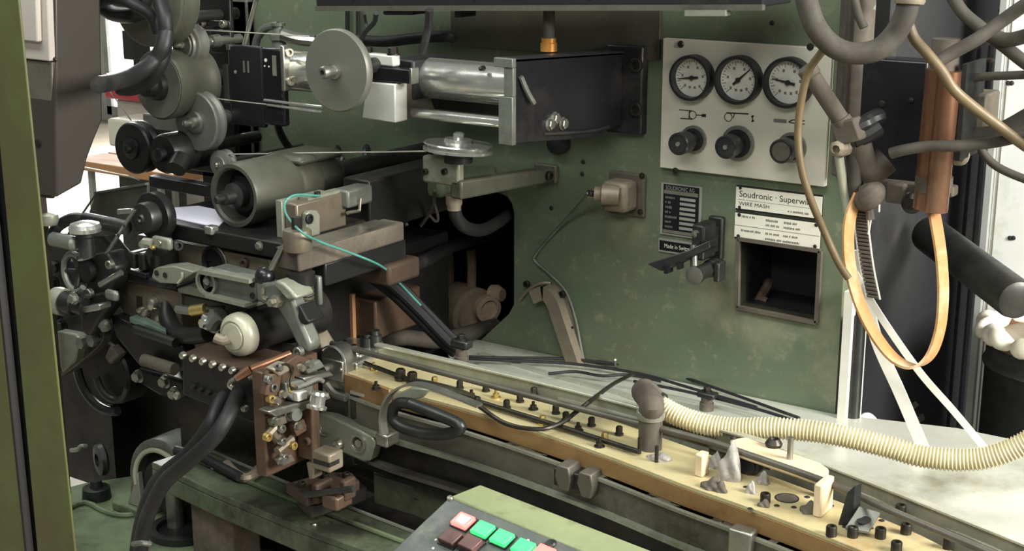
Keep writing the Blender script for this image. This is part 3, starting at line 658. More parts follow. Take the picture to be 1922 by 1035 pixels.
root, c, r = wheel('wire_pulley', 'small stepped grey pulley with bright nut below the cross bar', 343, 84, 36, -.36,
    [(.2,-.002),(.62,-.002),(.66,0),(.8,0),(.84,.004),(1,.006),(1,.012),(.86,.017),(.86,.02),(1,.025),(1,.03),(.3,.031)], 'pulley_grey', 40, ([(.2,0),(.2,.005),(.13,.007),(.13,.014),(.05,.016)], 'screw_bright'), group=None)
part('axle', M().lathe(c+V((0,.03,0)), (0,1,0), [(.008,0),(.008,.03),(.011,.031),(.011,.05),(.008,.051),(.008,.1)], 16), 'steel', root)
root, c, r = wheel('wire_pulley', 'mid-size flat grey pulley with stepped hub overlapping the olive drum', 367, 229, 56, -.37,
    [(.0,0),(.96,0),(1,.002),(1,.006),(.9,.011),(.9,.014),(1,.019),(1,.023),(.25,.024)], 'pulley_grey', 44, ([(.4,0),(.4,.004),(.34,.006),(.2,.006),(.2,.012),(.12,.014),(.12,.024),(.06,.026)], 'steel'), group=None)
part('axle', M().lathe(c+V((0,.02,0)), (0,1,0), [(.009,0),(.009,.03),(.013,.031),(.013,.05),(.009,.051),(.009,.14)], 16), 'steel', root)
root, c, r = wheel('wire_pulley', 'dark narrow pulley below the hoses beside the black roller', 247, 279, 49, -.40,
    [(.0,0),(.94,0),(1,.003),(1,.008),(.88,.014),(.88,.018),(1,.024),(1,.028),(.25,.029)], 'oily_black', 40, ([(.42,0),(.4,.004),(.16,.006),(.15,.014),(.05,.015)], 'dark_steel'))
part('axle', M().cyl(c+V((0,.02,0)), c+V((0,.18,0)), .01), 'dark_steel', root)
root, c, r = wheel('press_roller', 'thick black roller under the olive drum', 305, 290, 38, -.41,
    [(.0,0),(.9,0),(1,.006),(1,.09),(.9,.096),(.25,.097)], 'oily_black', 40, ([(.36,0),(.33,.012),(.15,.014)], 'oily_black'), 'roller')
part('roller_arm', M().cyl(Q(330,318,-.42), Q(342,296,-.4), .016, n=18), 'oily_black', root)
part('axle', M().cyl(c+V((0,.09,0)), c+V((0,.22,0)), .01), 'dark_steel', root)
root, c, r = wheel('wire_pulley', 'smallest pale grey pulley just above the large olive drum motor', 410, 309, 26, -.36,
    [(.2,-.002),(.6,-.002),(.64,0),(1,.003),(1,.007),(.85,.011),(.85,.014),(1,.018),(1,.021),(.3,.022)], 'pulley_grey', 32, ([(.2,0),(.2,.006),(.1,.008)], 'screw_bright'))
part('axle', M().cyl(c+V((0,.02,0)), c+V((0,.2,0)), .007), 'dark_steel', root)
# hoses in front of the pulleys
solo('feed_hose', M().tube([Q(312,60,-.47), Q(306,88,-.48), Q(288,116,-.49), Q(254,140,-.53), Q(218,153,-.6), Q(184,159,-.66)], .0125, 12), 'rubber', 'thick black hose sweeping across the olive drum to the dark column', 'hose')
solo('feed_hose', M().tube([Q(300,0,-.46), Q(310,40,-.47), Q(309,84,-.47), Q(300,120,-.48), Q(280,150,-.48), Q(250,165,-.48), Q(226,166,-.48)], .012, 12), 'rubber', 'thick black hose ending in front of the olive drum hub', 'hose')
solo('feed_hose', M().tube([Q(164,9,-.48), Q(184,6,-.48), Q(206,-2,-.48), Q(240,4,-.48), Q(262,14,-.47), Q(284,30,-.46), Q(296,60,-.45)], .009, 12), 'rubber', 'black hose arching over the biggest pulley', 'hose')
solo('cable_bundle', M().tube([Q(196,15,-.45), Q(216,26,-.45), Q(246,28,-.45), Q(268,20,-.44)], .013, 12), 'oily_black', 'short fat dark cable bundle below the arching hose', 'cable')
# welding wires
def wire(label, pts, r=.0011): solo('copper_wire', M().tube(pts, r, 6, 1), 'wire', label, 'wire')
wire('thin bright wire stretched from the smallest pulley to the flat pulley', [Q(412,290,-.35), Q(800,284,-.31)], .0013)
wire('thin wire slanting down in front of the dark column', [Q(103,30,-.55), Q(198,160,-.52), Q(246,226,-.4)])
wire('thin wire crossing the foot of the dark column', [Q(74,298,-.6), Q(240,330,-.5), Q(262,338,-.4)])
wire('thin wire running from the stepped pulley towards the swing arm', [Q(360,55,-.345), Q(580,68,-.345)])
wire('short thin wire between the mid-size pulley and the motor box', [Q(382,182,-.345), Q(428,188,-.33), Q(500,196,-.33)])
solo('thin_conduit', M().tube([Q(484,-10,-.15), Q(470,40,-.16), Q(458,88,-.17)], .004, 8, 2), 'pale_rail', 'thin pale conduit slanting down behind the motor box', 'conduit')

# ================================================================== horizontal pulley on its bracket arm
c = Q(860,275,-.27); r = 66*mpp(c)
root = thing('flat_pulley', 'flat bright pulley lying level on the bracket arm', 'pulley', c-V((0,0,.03)))
ax = V((.05,.06,1))
part('rim', M().lathe(c, ax, [(.2*r,-.007),(r,-.007),(r,-.003),(.9*r,-.001),(.9*r,.001),(r,.003),(r*.98,.005),(.3*r,.007)], 48), 'bright_steel', root)
part('hub', M().lathe(c+ax.normalized()*.006, ax, [(.42*r,0),(.4*r,.006),(.16*r,.008),(.16*r,.014),(.08*r,.016)], 24), 'bright_steel', root)
root = thing('pulley_bracket', 'grey green cast bracket arm reaching from the panel to the flat pulley', 'bracket', Q(860,372,-.2))
m = M(); e = m.cb(792,860,872,300,352,-.27)
part('head', m, 'pale_clamp', root, .004)
part('post', M().cyl(V((c.x,c.y,e[5]-.004)), c-V((0,0,.006)), .022, n=20), 'oily_black', root)
for px in (800,836): bolt(root, Q(px,322,-.27), (0,-1,0), .005, .006, 'screw_dark', 'socket')
a = Q(872,335,-.25); b = Q(1040,315,-.0)
part('arm', M().prism([Q(866,340,-.27), Q(866,376,-.27), V((Q(866,340,-.27).x,0,Q(1040,340,0).z)), V((Q(866,340,-.27).x,0,Q(1040,313,0).z))], (-.022,0,0)), 'olive_cast', root, .004)
xa = Q(866,340,-.27).x
part('wall_foot', M().box(xa-.04, xa+.004, -.012, 0, Q(1040,342,0).z, Q(1040,308,0).z), 'olive_cast', root, .003)
bolt(root, V((xa+.001,-.03,Q(1025,322,0).z)), (1,0,0), .008, .006, 'screw_dark', 'socket')
root = thing('drop_hose', 'grey hose curving from the bracket arm into the dark opening', 'hose', Q(852,390,-.24))
part('connector', M().lathe(Q(852,366,-.24), (0,0,-1), [(.013,0),(.013,.014),(.011,.018),(.011,.024)], 16), 'beige_cast', root)
part('hose', M().tube([Q(852,388,-.24), Q(858,410,-.23), Q(876,428,-.2), Q(906,432,-.12), Q(940,414,-.03), Q(968,390,.06)], .0105, 12), 'rubber', root)
solo('hanging_wire', M().tube([Q(816,358,-.2), Q(814,386,-.18), Q(806,402,-.17), Q(790,424,-.16)], .003, 6), 'dusty_hose', 'thin grey wire hanging straight below the bracket arm', 'wire')
solo('hanging_wire', M().tube([Q(815,380,-.185), Q(822,408,-.175), Q(818,416,-.175), Q(806,404,-.175)], .0025, 6), 'dusty_hose', 'thin grey looped wire below the bracket arm', 'wire')
# ================================================================== right side: electrical column, hoses, belts
def hose(label, pts, r, mt, name='air_hose', cat='hose', n=12):
    if pts[-1][0] > 1925:      # carry on past the edge of the view
        (x0,y0,w0), (x1,y1,w1) = pts[-2:]; pts = pts + [(x1+(x1-x0)*k, y1+(y1-y0)*k*.6, w1-.01*k) for k in (1.2, 3, 5)]
    return solo(name, M().tube([Q(*p) for p in pts], r, n), mt, label, cat)
root = thing('switch_cabinet', 'dark open switch cabinet beside the green housing', 'cabinet', (-.3, .6, 0))
part('back_wall', M().box(hx1+.02, .25, .95, .98, 0, 2.2), 'dark_cabinet', root)
part('side_wall', M().box(hx1+.002, hx1+.02, .05, .98, 0, 2.2), 'dark_cabinet', root)
part('side_wall', M().box(.23, .25, .5, .98, 0, 2.2), 'dark_cabinet', root)
part('inner_plate', M().box(hx1+.04, Q(1850,200,.5).x, .5, .52, .5, Q(1760,80,.5).z), 'black_paint', root)
part('inner_ledge', M().box(hx1+.04, Q(1842,112,.42).x, .42, .5, Q(1760,118,.42).z, Q(1760,112,.42).z), 'dusty_iron', root)
# white door at the right
xd0, xd1 = Q(1846,400,.40).x, Q(2090,400,.40).x
root = thing('cabinet_door', 'white sheet metal cabinet door behind the dark hoses', 'door', ((xd0+xd1)/2, .41, .1))
part('leaf', M().box(xd0+.012, xd1, .40, .42, .1, 2.1), 'door_white', root, .002)
part('edge_fold', M().box(xd0, xd0+.012, .39, .45, .1, 2.1), 'pale_door_edge', root, .001)
part('edge_seam', M().box(xd0+.018, xd0+.0205, .3985, .40, .1, 2.1), 'ink_grey', root)
for px, py in ((1892,156),(1899,156),(1878,20),(1896,447),(1902,447)): bolt(root, Q(px,py,.40), (0,-1,0), .004, .003, 'ink', 'dome')

root = thing('grey_column', 'dusty grey upright column beside the gauge board', 'column', Q(1590,330,-.06))
a = Q(1590,100,-.06)
zb = Q(1590,335,-.05).z
part('tube', M().prism([V((Q(1562,100,-.05).x+dx, -.05+dy, zb)) for dx, dy in ((0,.03),(.006,.006),(.02,-.006),(.036,0),(.048,.015),(.048,.045),(.006,.045))], (0,0,1.8-zb)), 'dusty_iron', root, .004)
part('seam', M().cyl(V((Q(1590,100,-.06).x,-.056,zb)), V((Q(1590,100,-.06).x,-.056,1.8)), .006, n=10), 'dusty_hose', root)
root = thing('valve_box', 'black valve box hanging beside the copper pipe', 'box', Q(1680,380,-.12))
m = M(); e = m.cb(1612,1742,1762,116,352,-.10); part('body', m, 'black_gloss', root, .003)
m = M(); f = m.cb(1618,1790,1800,352,372,-.11); part('base_bar', m, 'dusty_iron', root, .003)
m = M(); m.cb(1660,1700,1706,346,386,-.12); part('lug', m, 'dusty_iron', root, .004)
m = M(); m.cb(1716,1770,1782,352,392,-.13); part('valve_head', m, 'dusty_iron', root, .005)
part('valve_knob', M().lathe(Q(1716,380,-.13), (0,-1,0), [(.014,0),(.014,.012),(.008,.016)], 18), 'oily_black', root)
for i in range(4): part('thread_ring', M().lathe(Q(1728+4*i,378,-.132), (1,0,0), [(.009,0),(.009,.0015)], 12), 'screw_bright', root)
bolt(root, Q(1655,195,-.1), (0,-1,0), .005, .003, 'screw_dark', 'dome'); bolt(root, Q(1710,188,-.1), (0,-1,0), .004, .003, 'screw_dark', 'dome')
part('hanger', M().box(e[0]+.01, e[0]+.03, e[2]+.01, e[3], e[5], 1.75), 'oily_black', root)
for px, py in ((1630,338),(1646,340),(1662,342)): bolt(root, Q(px,py,-.1), (0,-1,0), .004, .004, 'steel', 'dome')
# copper pipe
a = Q(1766,130,-.17); b = Q(1752,392,-.17); u = mpp(a)
root = thing('copper_pipe', 'thick upright copper pipe with grey cap beside the black valve box', 'pipe', b)
part('pipe', M().cyl(V((a.x,-.17,b.z)), V((a.x+.004,-.17,a.z)), 33*u, n=32), 'copper', root)
part('pipe', M().cyl(V((a.x+.012,-.185,b.z+.0)), V((a.x+.016,-.185,a.z)), 22*u, n=24), 'copper', root)
part('cap', M().cyl(V((a.x+.004,-.17,a.z-.004)), V((a.x+.004,-.17,Q(1766,72,-.17).z)), 26*u, n=28), 'dusty_iron', root)
part('pipe_clamp', M().ring(V((a.x+.002,-.17,Q(1760,360,-.17).z)), (0,0,1), 35*u, 30*u, .02, 28), 'dusty_iron', root)
part('side_bracket', M().box(a.x+.03, a.x+.036, -.18, -.1, Q(1800,300,-.17).z, Q(1800,118,-.17).z), 'dark_steel', root)
part('elbow', M().tube([Q(1790,288,-.15), Q(1806,284,-.14), Q(1812,292,-.14), Q(1806,302,-.14), Q(1792,302,-.14)], .006, 10), 'beige_cast', root)
solo('relay_box', M().box(Q(1804,210,-.12).x, Q(1850,210,-.12).x, -.12, -.06, Q(1828,244,-.12).z, Q(1828,176,-.12).z), 'dusty_iron', 'small dusty beige relay box behind the copper pipe', 'box', bevel=.003)
# pneumatic gun / cylinder hanging
root = thing('air_gun', 'dusty tilted air cylinder with brass nipple in front of the gauge board', 'cylinder', Q(1574,290,-.22))
p0, p1 = Q(1514,128,-.24), Q(1588,240,-.22)
d = (p1-p0)
part('barrel', M().lathe(p0, d, [(.006,-.004),(.0135,0),(.0135,.012),(.0115,.014),(.0115,d.length*.85),(.0135,d.length*.86),(.0135,d.length)], 20), 'dusty_iron', root)
part('end_block', M().obox(p1+V((.004,0,-.004)), V((.016,0,.006)), V((0,.014,0)), V((-.006,0,.014))), 'dusty_iron', root, .003)
part('handle', M().tube([p1+V((.01,.0,0)), Q(1622,232,-.2), Q(1640,222,-.19), Q(1652,218,-.18)], .011, 10, 3), 'oily_black', root)
part('handle', M().tube([Q(1602,262,-.21), Q(1628,252,-.2), Q(1650,238,-.19)], .012, 10, 3), 'oily_black', root)
part('body', M().tube([Q(1604,252,-.2), Q(1612,282,-.19), Q(1622,312,-.18), Q(1640,318,-.17), Q(1664,300,-.16)], .019, 12, 3), 'dusty_iron', root)
c = Q(1574,279,-.23)
part('nipple', M().lathe(c+V((0,.02,0)), (0,-1,0), [(.013,0),(.013,.012),(.011,.013),(.011,.026),(.006,.03),(.004,.022)], 8), 'beige_cast', root)
part('neck', M().tube([p1, Q(1578,262,-.22), c+V((0,.008,0))], .009, 10, 2), 'dusty_iron', root)
hose('pale grey tube hanging below the brass nipple', [(1575,294,-.22),(1580,330,-.21),(1588,372,-.2),(1592,400,-.2)], .006, 'pale_rail')
hose('dark ribbed tube beside the pale grey tube', [(1600,262,-.2),(1602,310,-.2),(1604,352,-.2),(1610,392,-.19)], .009, 'dusty_hose')
# hoses
hose('thick black rubber hose hanging in a loop above the air cylinder', [(1508,-30,-.34),(1516,10,-.34),(1532,52,-.34),(1562,86,-.33),(1600,100,-.32),(1646,94,-.31),(1678,66,-.3),(1698,30,-.3),(1706,-2,-.3)], .0135, 'dusty_hose', 'loop_hose')
solo('hose_coupling', M().lathe(Q(1706,8,-.3), (0,.1,1), [(.017,0),(.019,.004),(.019,.02),(.016,.024)], 18), 'beige_cast', 'beige coupling at the end of the looped hose', 'fitting')
hose('thin brown hose hanging in front of the gauge board', [(1560,70,-.3),(1542,98,-.3),(1518,134,-.29),(1504,190,-.29),(1498,250,-.29),(1503,310,-.29),(1520,370,-.28),(1545,430,-.26),(1572,490,-.25),(1592,522,-.24)], .005, 'tan_hose')
hose('tan hose crossing in front of the copper pipe', [(1702,36,-.27),(1716,72,-.27),(1740,100,-.27),(1768,134,-.265),(1790,168,-.26),(1826,200,-.24),(1868,232,-.22),(1940,284,-.2)], .0068, 'tan_hose')
hose('dark hose rising from the copper pipe cap past the white door', [(1756,118,-.24),(1790,98,-.23),(1836,72,-.22),(1880,40,-.2),(1930,6,-.2)], .0085, 'dusty_hose')
hose('dark hose slanting down over the white door', [(1780,-20,-.16),(1806,22,-.16),(1846,56,-.16),(1884,86,-.16),(1940,128,-.16)], .0085, 'dusty_hose')
hose('short dark hose leaving the hose crossing over the white door', [(1850,60,-.17),(1876,72,-.17),(1900,74,-.17),(1940,64,-.17)], .009, 'dusty_hose')
hose('straight thin dark hose in front of the white door', [(1806,150,-.14),(1846,144,-.14),(1890,142,-.14),(1940,140,-.14)], .0055, 'dusty_hose')
hose('thick dark hose bending up in front of the white door', [(1796,258,-.12),(1836,256,-.12),(1870,250,-.12),(1900,236,-.12),(1940,214,-.12)], .0115, 'dusty_hose')
hose('grey hose running level across the copper pipe', [(1672,288,-.23),(1700,281,-.23),(1740,275,-.225),(1790,274,-.22),(1860,268,-.2),(1900,260,-.2),(1940,248,-.2)], .0072, 'dusty_hose')
hose('thin dark hose sagging across the lower white door', [(1836,272,-.1),(1852,296,-.1),(1880,318,-.1),(1940,342,-.1)], .0058, 'dusty_hose')
hose('pale cable end hanging behind the looped hose', [(1646,-20,-.05),(1650,4,-.05),(1644,18,-.05)], .004, 'white_strip')
hose('dusty cable beside the grey column top', [(1604,0,-.12),(1612,30,-.12),(1622,52,-.12)], .006, 'dusty_hose')
# copper coloured strip / belts
root = thing('belt_loop', 'orange plastic belt hanging in a long loop below the valve box', 'belt', Q(1700,690,-.2))
vd = (V((-SY,CY,0)))
part('belt', M().strip([Q(*p) for p in ((1612,366,-.2),(1598,400,-.21),(1592,440,-.22),(1594,490,-.22),(1604,540,-.22),(1622,590,-.22),(1650,640,-.22),(1682,676,-.22),(1716,688,-.22),(1746,668,-.21),(1764,620,-.2),(1770,560,-.2),(1768,500,-.2),(1762,450,-.19),(1752,392,-.17))], .021, .0035, (.3,1,0)), 'orange_belt', root)
root = thing('white_belt', 'broad white strap hanging from the valve box to the worktop', 'strap', Q(1735,838,-.1))
part('strap', M().strip([Q(*p) for p in ((1612,470,-.16),(1622,540,-.14),(1646,640,-.12),(1690,740,-.11),(1734,844,-.1))], .017, .003, (1,.2,0)), 'white_strip', root)
root = thing('white_belt', 'narrow white strap slanting down to the barrel', 'strap', Q(1850,840,-.1))
part('strap', M().strip([Q(*p) for p in ((1604,512,-.2),(1650,590,-.17),(1724,696,-.13),(1790,772,-.1),(1852,846,-.08))], .0095, .003, (1,.3,.2)), 'white_strip', root)
root = thing('cable_chain', 'small ribbed cable chain hanging beside the orange belt', 'chain', Q(1630,560,-.2))
pts = catmull([Q(*p) for p in ((1616,392,-.19),(1620,440,-.19),(1628,500,-.19),(1640,560,-.19))], 8)
for i in range(len(pts)-1):
    d = pts[i+1]-pts[i]; part('link', M().obox((pts[i]+pts[i+1])/2, V((.008,0,0)), V((0,.004,0)), d*.36), 'dusty_iron', root, .0008)
for s in (-1,1): part('edge_cord', M().tube([p+V((s*.0095,-.002,0)) for p in pts], .0014, 6, 1), 'white_strip', root)
solo('rag', M().tube([Q(1606,366,-.2), Q(1622,374,-.2), Q(1640,362,-.2), Q(1652,350,-.19)], .012, 10, 4, rad=lambda t: .008+.01*math.sin(math.pi*t)).tube([Q(1628,376,-.2), Q(1632,396,-.2), Q(1634,412,-.2)], .006, 8), 'dusty_iron', 'dusty knotted rag under the corner of the valve box', 'rag')
solo('white_string', M().tube([Q(1640,372,-.2), Q(1636,402,-.2), Q(1630,440,-.2)], .0016, 6), 'white_strip', 'longer thin white cord dangling from the dusty rag', 'cord')
solo('white_string', M().tube([Q(1648,366,-.2), Q(1650,384,-.2), Q(1650,398,-.2)], .0014, 6), 'white_strip', 'shorter thin white cord dangling from the dusty rag', 'cord')
# posts below
m = M(); a = Q(1590,600,.01); solo('white_post', M().box(Q(1576,700,-.02).x, Q(1592,700,-.02).x, -.02, -.005, .82, Q(1590,548,-.02).z), 'white_strip', 'white upright strip along the edge of the green housing', 'post')
solo('steel_pipe', M().cyl(V((Q(1606,700,.0).x,.0,.82)), V((Q(1606,700,.0).x,.0,Q(1606,590,0).z)), .0105, n=18), 'dark_steel', 'dark upright steel pipe beside the white strip', 'pipe')
solo('steel_edge', M().box(Q(1614,700,.01).x, Q(1617,700,.01).x, .01, .02, .82, Q(1616,596,.01).z), 'white_strip', 'thin bright upright edge beside the steel pipe', 'trim')
# round duct
p0, p1 = Q(1744,440,.2), Q(1912,566,-.02)
root = thing('round_duct', 'dark round metal duct slanting out in front of the white door', 'duct', p0.lerp(p1,.5)-V((0,0,.04)))
d = p1-p0
part('pipe', M().lathe(p0, d, [(.029,0),(.029,d.length-.012),(.027,d.length-.004),(.021,d.length),(0,d.length)], 32), 'dark_steel', root)
# barrel with cloth
c = Q(1912,700,-.02); c.x += .02
root = thing('drum_barrel', 'old dark drum with open top and chipped paint', 'barrel', (c.x, .2, 0))
bc = V((Q(1842,720,.26).x+.125, .265, 0)); zt = Q(1880,672,.12).z
part('wall', M().lathe(bc, (0,0,1), [(.12,0),(.122,.01),(.12,.3),(.125,.31),(.12,.32),(.12,zt-.05),(.125,zt-.04),(.12,zt-.03),(.121,zt),(.114,zt),(.112,.05),(0,.05)], 40), 'dark_steel', root)
part('rim', M().ring(bc+V((0,0,zt-.004)), (0,0,1), .125, .113, .01, 40), 'copper', root)
part('inner_wall', M().lathe(bc, (0,0,1), [(.111,.06),(.1115,zt-.002)], 40), 'beige_cast', root)
m = M(); n = 26
pts = []
for i in range(n+1):
    t = R(40 + 250*i/n); rr = .122+.006*math.sin(i*2.3); pts.append(bc+V((rr*math.cos(t), rr*math.sin(t), zt+.012+.006*math.sin(i*1.7))))
solo('cloth_rag', M().tube(pts, .016, 14, 5, rad=lambda t: .014+.0025*math.sin(t*37)+.0025*math.sin(t*91)), 'cloth', 'frayed white cloth wrapped over the rim of the old drum', 'cloth')
solo('green_bin', M().lathe(V((Q(1884,840,.03).x+.09, .03, 0)), (0,0,1), [(.07,0),(.075,.5),(.078,.52),(.078,.78),(.072,.78),(.07,.1),(0,.1)], 28), 'green_paint', 'green bin at the foot of the old drum', 'bin')
# coil / scrap heap inside the cabinet
root = thing('sprocket', 'dark toothed wheel low inside the open cabinet', 'gear', Q(1668,800,.25))
c = Q(1662,800,.3); m = M().lathe(c, (0,1,0), [(0,0),(.05,0),(.05,.02),(0,.02)], 24); part('disc', m, 'dusty_iron', root)
for k in range(16):
    t = 2*math.pi*k/16; dv = V((math.cos(t),0,math.sin(t))); part('tooth', M().obox(c+dv*.056+V((0,.01,0)), dv*.009, dv.cross(V((0,1,0)))*.005, V((0,.009,0))), 'dusty_iron', root)
solo('white_rag', M().tube([Q(1616,790,.02), Q(1628,784,.03), Q(1640,796,.03), Q(1634,806,.02)], .008, 8), 'cloth', 'crumpled white rag at the foot of the steel pipe', 'rag')
# ================================================================== worktop behind the conveyor
zw = .83
root = thing('worktop', 'pale steel worktop between the conveyor and the green housing', 'worktop', (-.9, -.1, zw))
fe = [QZ(*p, zw) for p in ((842,668),(1040,722),(1230,778),(1420,838),(1620,905),(1800,970),(1990,1045))]
be = []
for p in fe: be.append(V((p.x+.04, max(-.002, p.y+.12) if p.x < hx1 else .12, zw)))
be[0] = QZ(846,636,zw); be[0].y = -.002
for i, p in enumerate(be):
    if i and p.x < hx1: p.y = -.002
    elif p.x >= hx1: p.y = .045
part('top', M().slab(fe, be, .012), 'worktop', root, .003)
part('front_apron', M().slab([p+V((0,.004,-.012)) for p in fe], [p+V((0,.012,-.012)) for p in fe], .05), 'pale_clamp', root)
part('end_plate', M().prism([fe[0]-V((0,0,.012)), be[0]-V((0,0,.012)), be[0]-V((0,0,.07)), fe[0]-V((0,0,.07))], (.008,0,0)), 'pale_clamp', root)
part('support_leg', M().box(fe[1].x, fe[1].x+.05, -.1, -.05, .05, zw-.06), 'dark_steel', root)
part('support_leg', M().box(-.5, -.45, -.1, -.05, .05, zw-.06), 'dark_steel', root)
# raised step line on the worktop
part('raised_lip', M().slab([QZ(p.x,p.y,zw+.004) for p in [V((900,664,0)),V((1040,706,0)),V((1160,738,0)),V((1200,752,0))]], [QZ(p.x,p.y,zw+.004) for p in [V((904,660,0)),V((1044,701,0)),V((1164,733,0)),V((1204,747,0))]], .004), 'pale_rail', root)

# ================================================================== conveyor
zc = .905
conv = thing('conveyor_bed', 'long brass topped conveyor bed with rows of screws', 'conveyor', QZ(1000,800,zc)-V((0,0,.1)))
FE = [(650,699),(735,729),(880,768),(1030,816),(1160,862),(1280,908),(1400,950),(1500,987),(1640,1043),(1720,1080)]
BE = [(712,662),(790,682),(940,726),(1085,768),(1215,812),(1345,858),(1470,902),(1570,940),(1700,992),(1790,1036)]
fe = catmull([QZ(*p, zc) for p in FE], 3); be = catmull([QZ(*p, zc) for p in BE], 3)
part('top_strip', M().slab(fe, be, .006), 'brass_bar', conv, .001, 'yellow brass top strip')
down = V((0,0,.006))
part('side_bar', M().slab([p-down for p in fe], [p-down for p in be], .024), 'brown_bar', conv, .001, 'brown front edge')
dn = V((0,0,.030))
def off(row, d):   # shift a row sideways towards the camera side of the conveyor
    out = []
    for i, p in enumerate(row):
        t = (row[min(i+1,len(row)-1)]-row[max(i-1,0)]).normalized(); out.append(p + V((t.y,-t.x,0)).normalized()*d)
    return out
part('grey_channel', M().slab([p-dn for p in off(fe,.008)], [p-dn for p in be], .052), 'channel_grey', conv, .002)
part('channel_ledge', M().slab([p-V((0,0,.072)) for p in off(fe,.016)], [p-V((0,0,.072)) for p in off(fe,-.02)], .006), 'pale_clamp', conv)
part('channel_lip', M().slab([p-V((0,0,.030)) for p in off(fe,.012)], [p-V((0,0,.030)) for p in off(fe,-.01)], .004), 'pale_clamp', conv)
part('lower_channel', M().slab([p-V((0,0,.08)) for p in off(fe,-.01)], [p-V((0,0,.08)) for p in be], .07), 'oily_black', conv)
part('lower_rail', M().slab([p-V((0,0,.125)) for p in off(fe,.006)], [p-V((0,0,.125)) for p in off(fe,-.01)], .006), 'channel_grey', conv)
L0 = fe[1]; 
for k in (4, 14): part('support_foot', M().box(fe[k].x-.03, fe[k].x+.03, fe[k].y+.03, fe[k].y+.09, .736, zc-.14), 'oily_black', conv)
# screws on the brass strip
SC = [(816,718),(885,742),(863,725),(912,730),(931,742),(951,762),(976,750),(1001,764),(1018,792),(1043,772),(1085,804),(1110,795),(1135,824),(1125,834),(1162,812),(896,756),(702,690),(1062,785),(1002,738),(706,726)]
for i, (px, py) in enumerate(SC): bolt(conv, QZ(px, py+5, zc), (0,0,1), .0048, .0125, 'screw_dark' if i % 4 else 'brass', ('hex','stud','hex')[i % 3])
for px, py in ((1600,1008),(1652,1010),(1690,966),(1682,1036),(1436,944),(1780,1030),(1700,1002),(1560,1006)): bolt(conv, QZ(px,py,zc), (0,0,1), .0062, .012, 'screw_dark', 'socket')
for px, py in ((1458,950),(1490,953),(1515,934),(1408,956),(1634,992),(1622,1000),(1400,915),(1655,978),(1560,950),(1586,990)): bolt(conv, QZ(px,py,zc), (0,0,1), .0035, .0012, 'ink', 'dome')
part('bore_ring', M().ring(QZ(1477,936,zc), (0,0,1), .0145, .0128, .0006, 28), 'screw_dark', conv)
part('bore_hole', M().lathe(QZ(1477,936,zc), (0,0,1), [(.0128,0),(.0128,.0005)], 28), 'dusty_iron', conv)
# left end casting of the conveyor
root = thing('conveyor_casting', 'grey cast head block with round shoulder at the end of the conveyor', 'casting', QZ(650,760,.8))
Yh = fe[0].y
a = Q(604,690,Yh-.004); b = Q(642,690,Yh-.004)
c = Q(625,680,Yh-.006)
rr = 30*mpp(c)
m = M(); poly = [c+V((rr*math.cos(R(t)),0,rr*math.sin(R(t)))) for t in range(0,181,15)]
zb = Q(640,742,Yh).z
poly += [V((c.x-rr,c.y,zb)), V((c.x+rr,c.y,zb-.004))]
part('round_plate', M().prism(poly, (0,.03,0)), 'steel', root, .002)
part('shoulder_lip', M().tube([c+V((rr*1.02*math.cos(R(t)),-.001,rr*1.02*math.sin(R(t)))) for t in range(20,150,10)], .0022, 6, 2), 'bright_steel', root)
part('plate_step', M().box(c.x-rr*.7, c.x+rr*.98, c.y-.006, c.y, c.z-.028, c.z+.006), 'steel', root, .002)
bolt(root, Q(612,694,Yh-.012), (0,-1,0), .0085, .008, 'steel', 'socket')
bolt(root, Q(640,694,Yh-.012), (0,-1,0), .003, .003, 'screw_bright', 'dome')
p = [QZ(*q, zc+.012) for q in ((628,644),(655,632),(720,640),(700,668),(668,682))]
part('top_plate', M().prism(p, (0,0,-.014)), 'bright_steel', root, .003)
for px, py in ((664,648),(647,640)): bolt(root, QZ(px,py,zc+.012), (0,0,1), .004, .0012, 'ink', 'dome')
for px, py, h in ((689,640,.02),(704,640,.026)): part('post_collar', M().lathe(QZ(px,py+10,zc+.012), (0,0,1), [(.011,0),(.011,h*.7),(.008,h*.72),(.008,h)], 16), 'dark_steel', root)
part('side_cheek', M().prism([QZ(650,700,zc), QZ(735,730,zc), QZ(735,730,zc)-V((0,0,.048)), QZ(650,700,zc)-V((0,0,.04))], (0,-.006,0)), 'brown_bar', root, .001)
bolt(root, QZ(662,688,zc+.0), (0,0,1), .009, .012, 'steel', 'dome'); bolt(root, QZ(672,680,zc+.0), (0,0,1), .01, .014, 'bright_steel', 'socket')
# lower arm blocks
m = M(); e = m.cb(610,652,660,738,785,Yh-.012); part('arm_block', m, 'dark_steel', root, .005)
m = M(); e2 = m.cb(656,712,722,750,802,Yh-.014); part('arm_block', m, 'dark_steel', root, .004)
part('arm_curve', M().tube([Q(612,722,Yh-.02), Q(628,740,Yh-.02), Q(650,748,Yh-.02)], .006, 8), 'steel', root)
part('edge_lip', M().box(e2[0]+.004, e2[1], e2[2]-.002, e2[2]+.01, e2[5]-.002, e2[5]+.003), 'bright_steel', root)
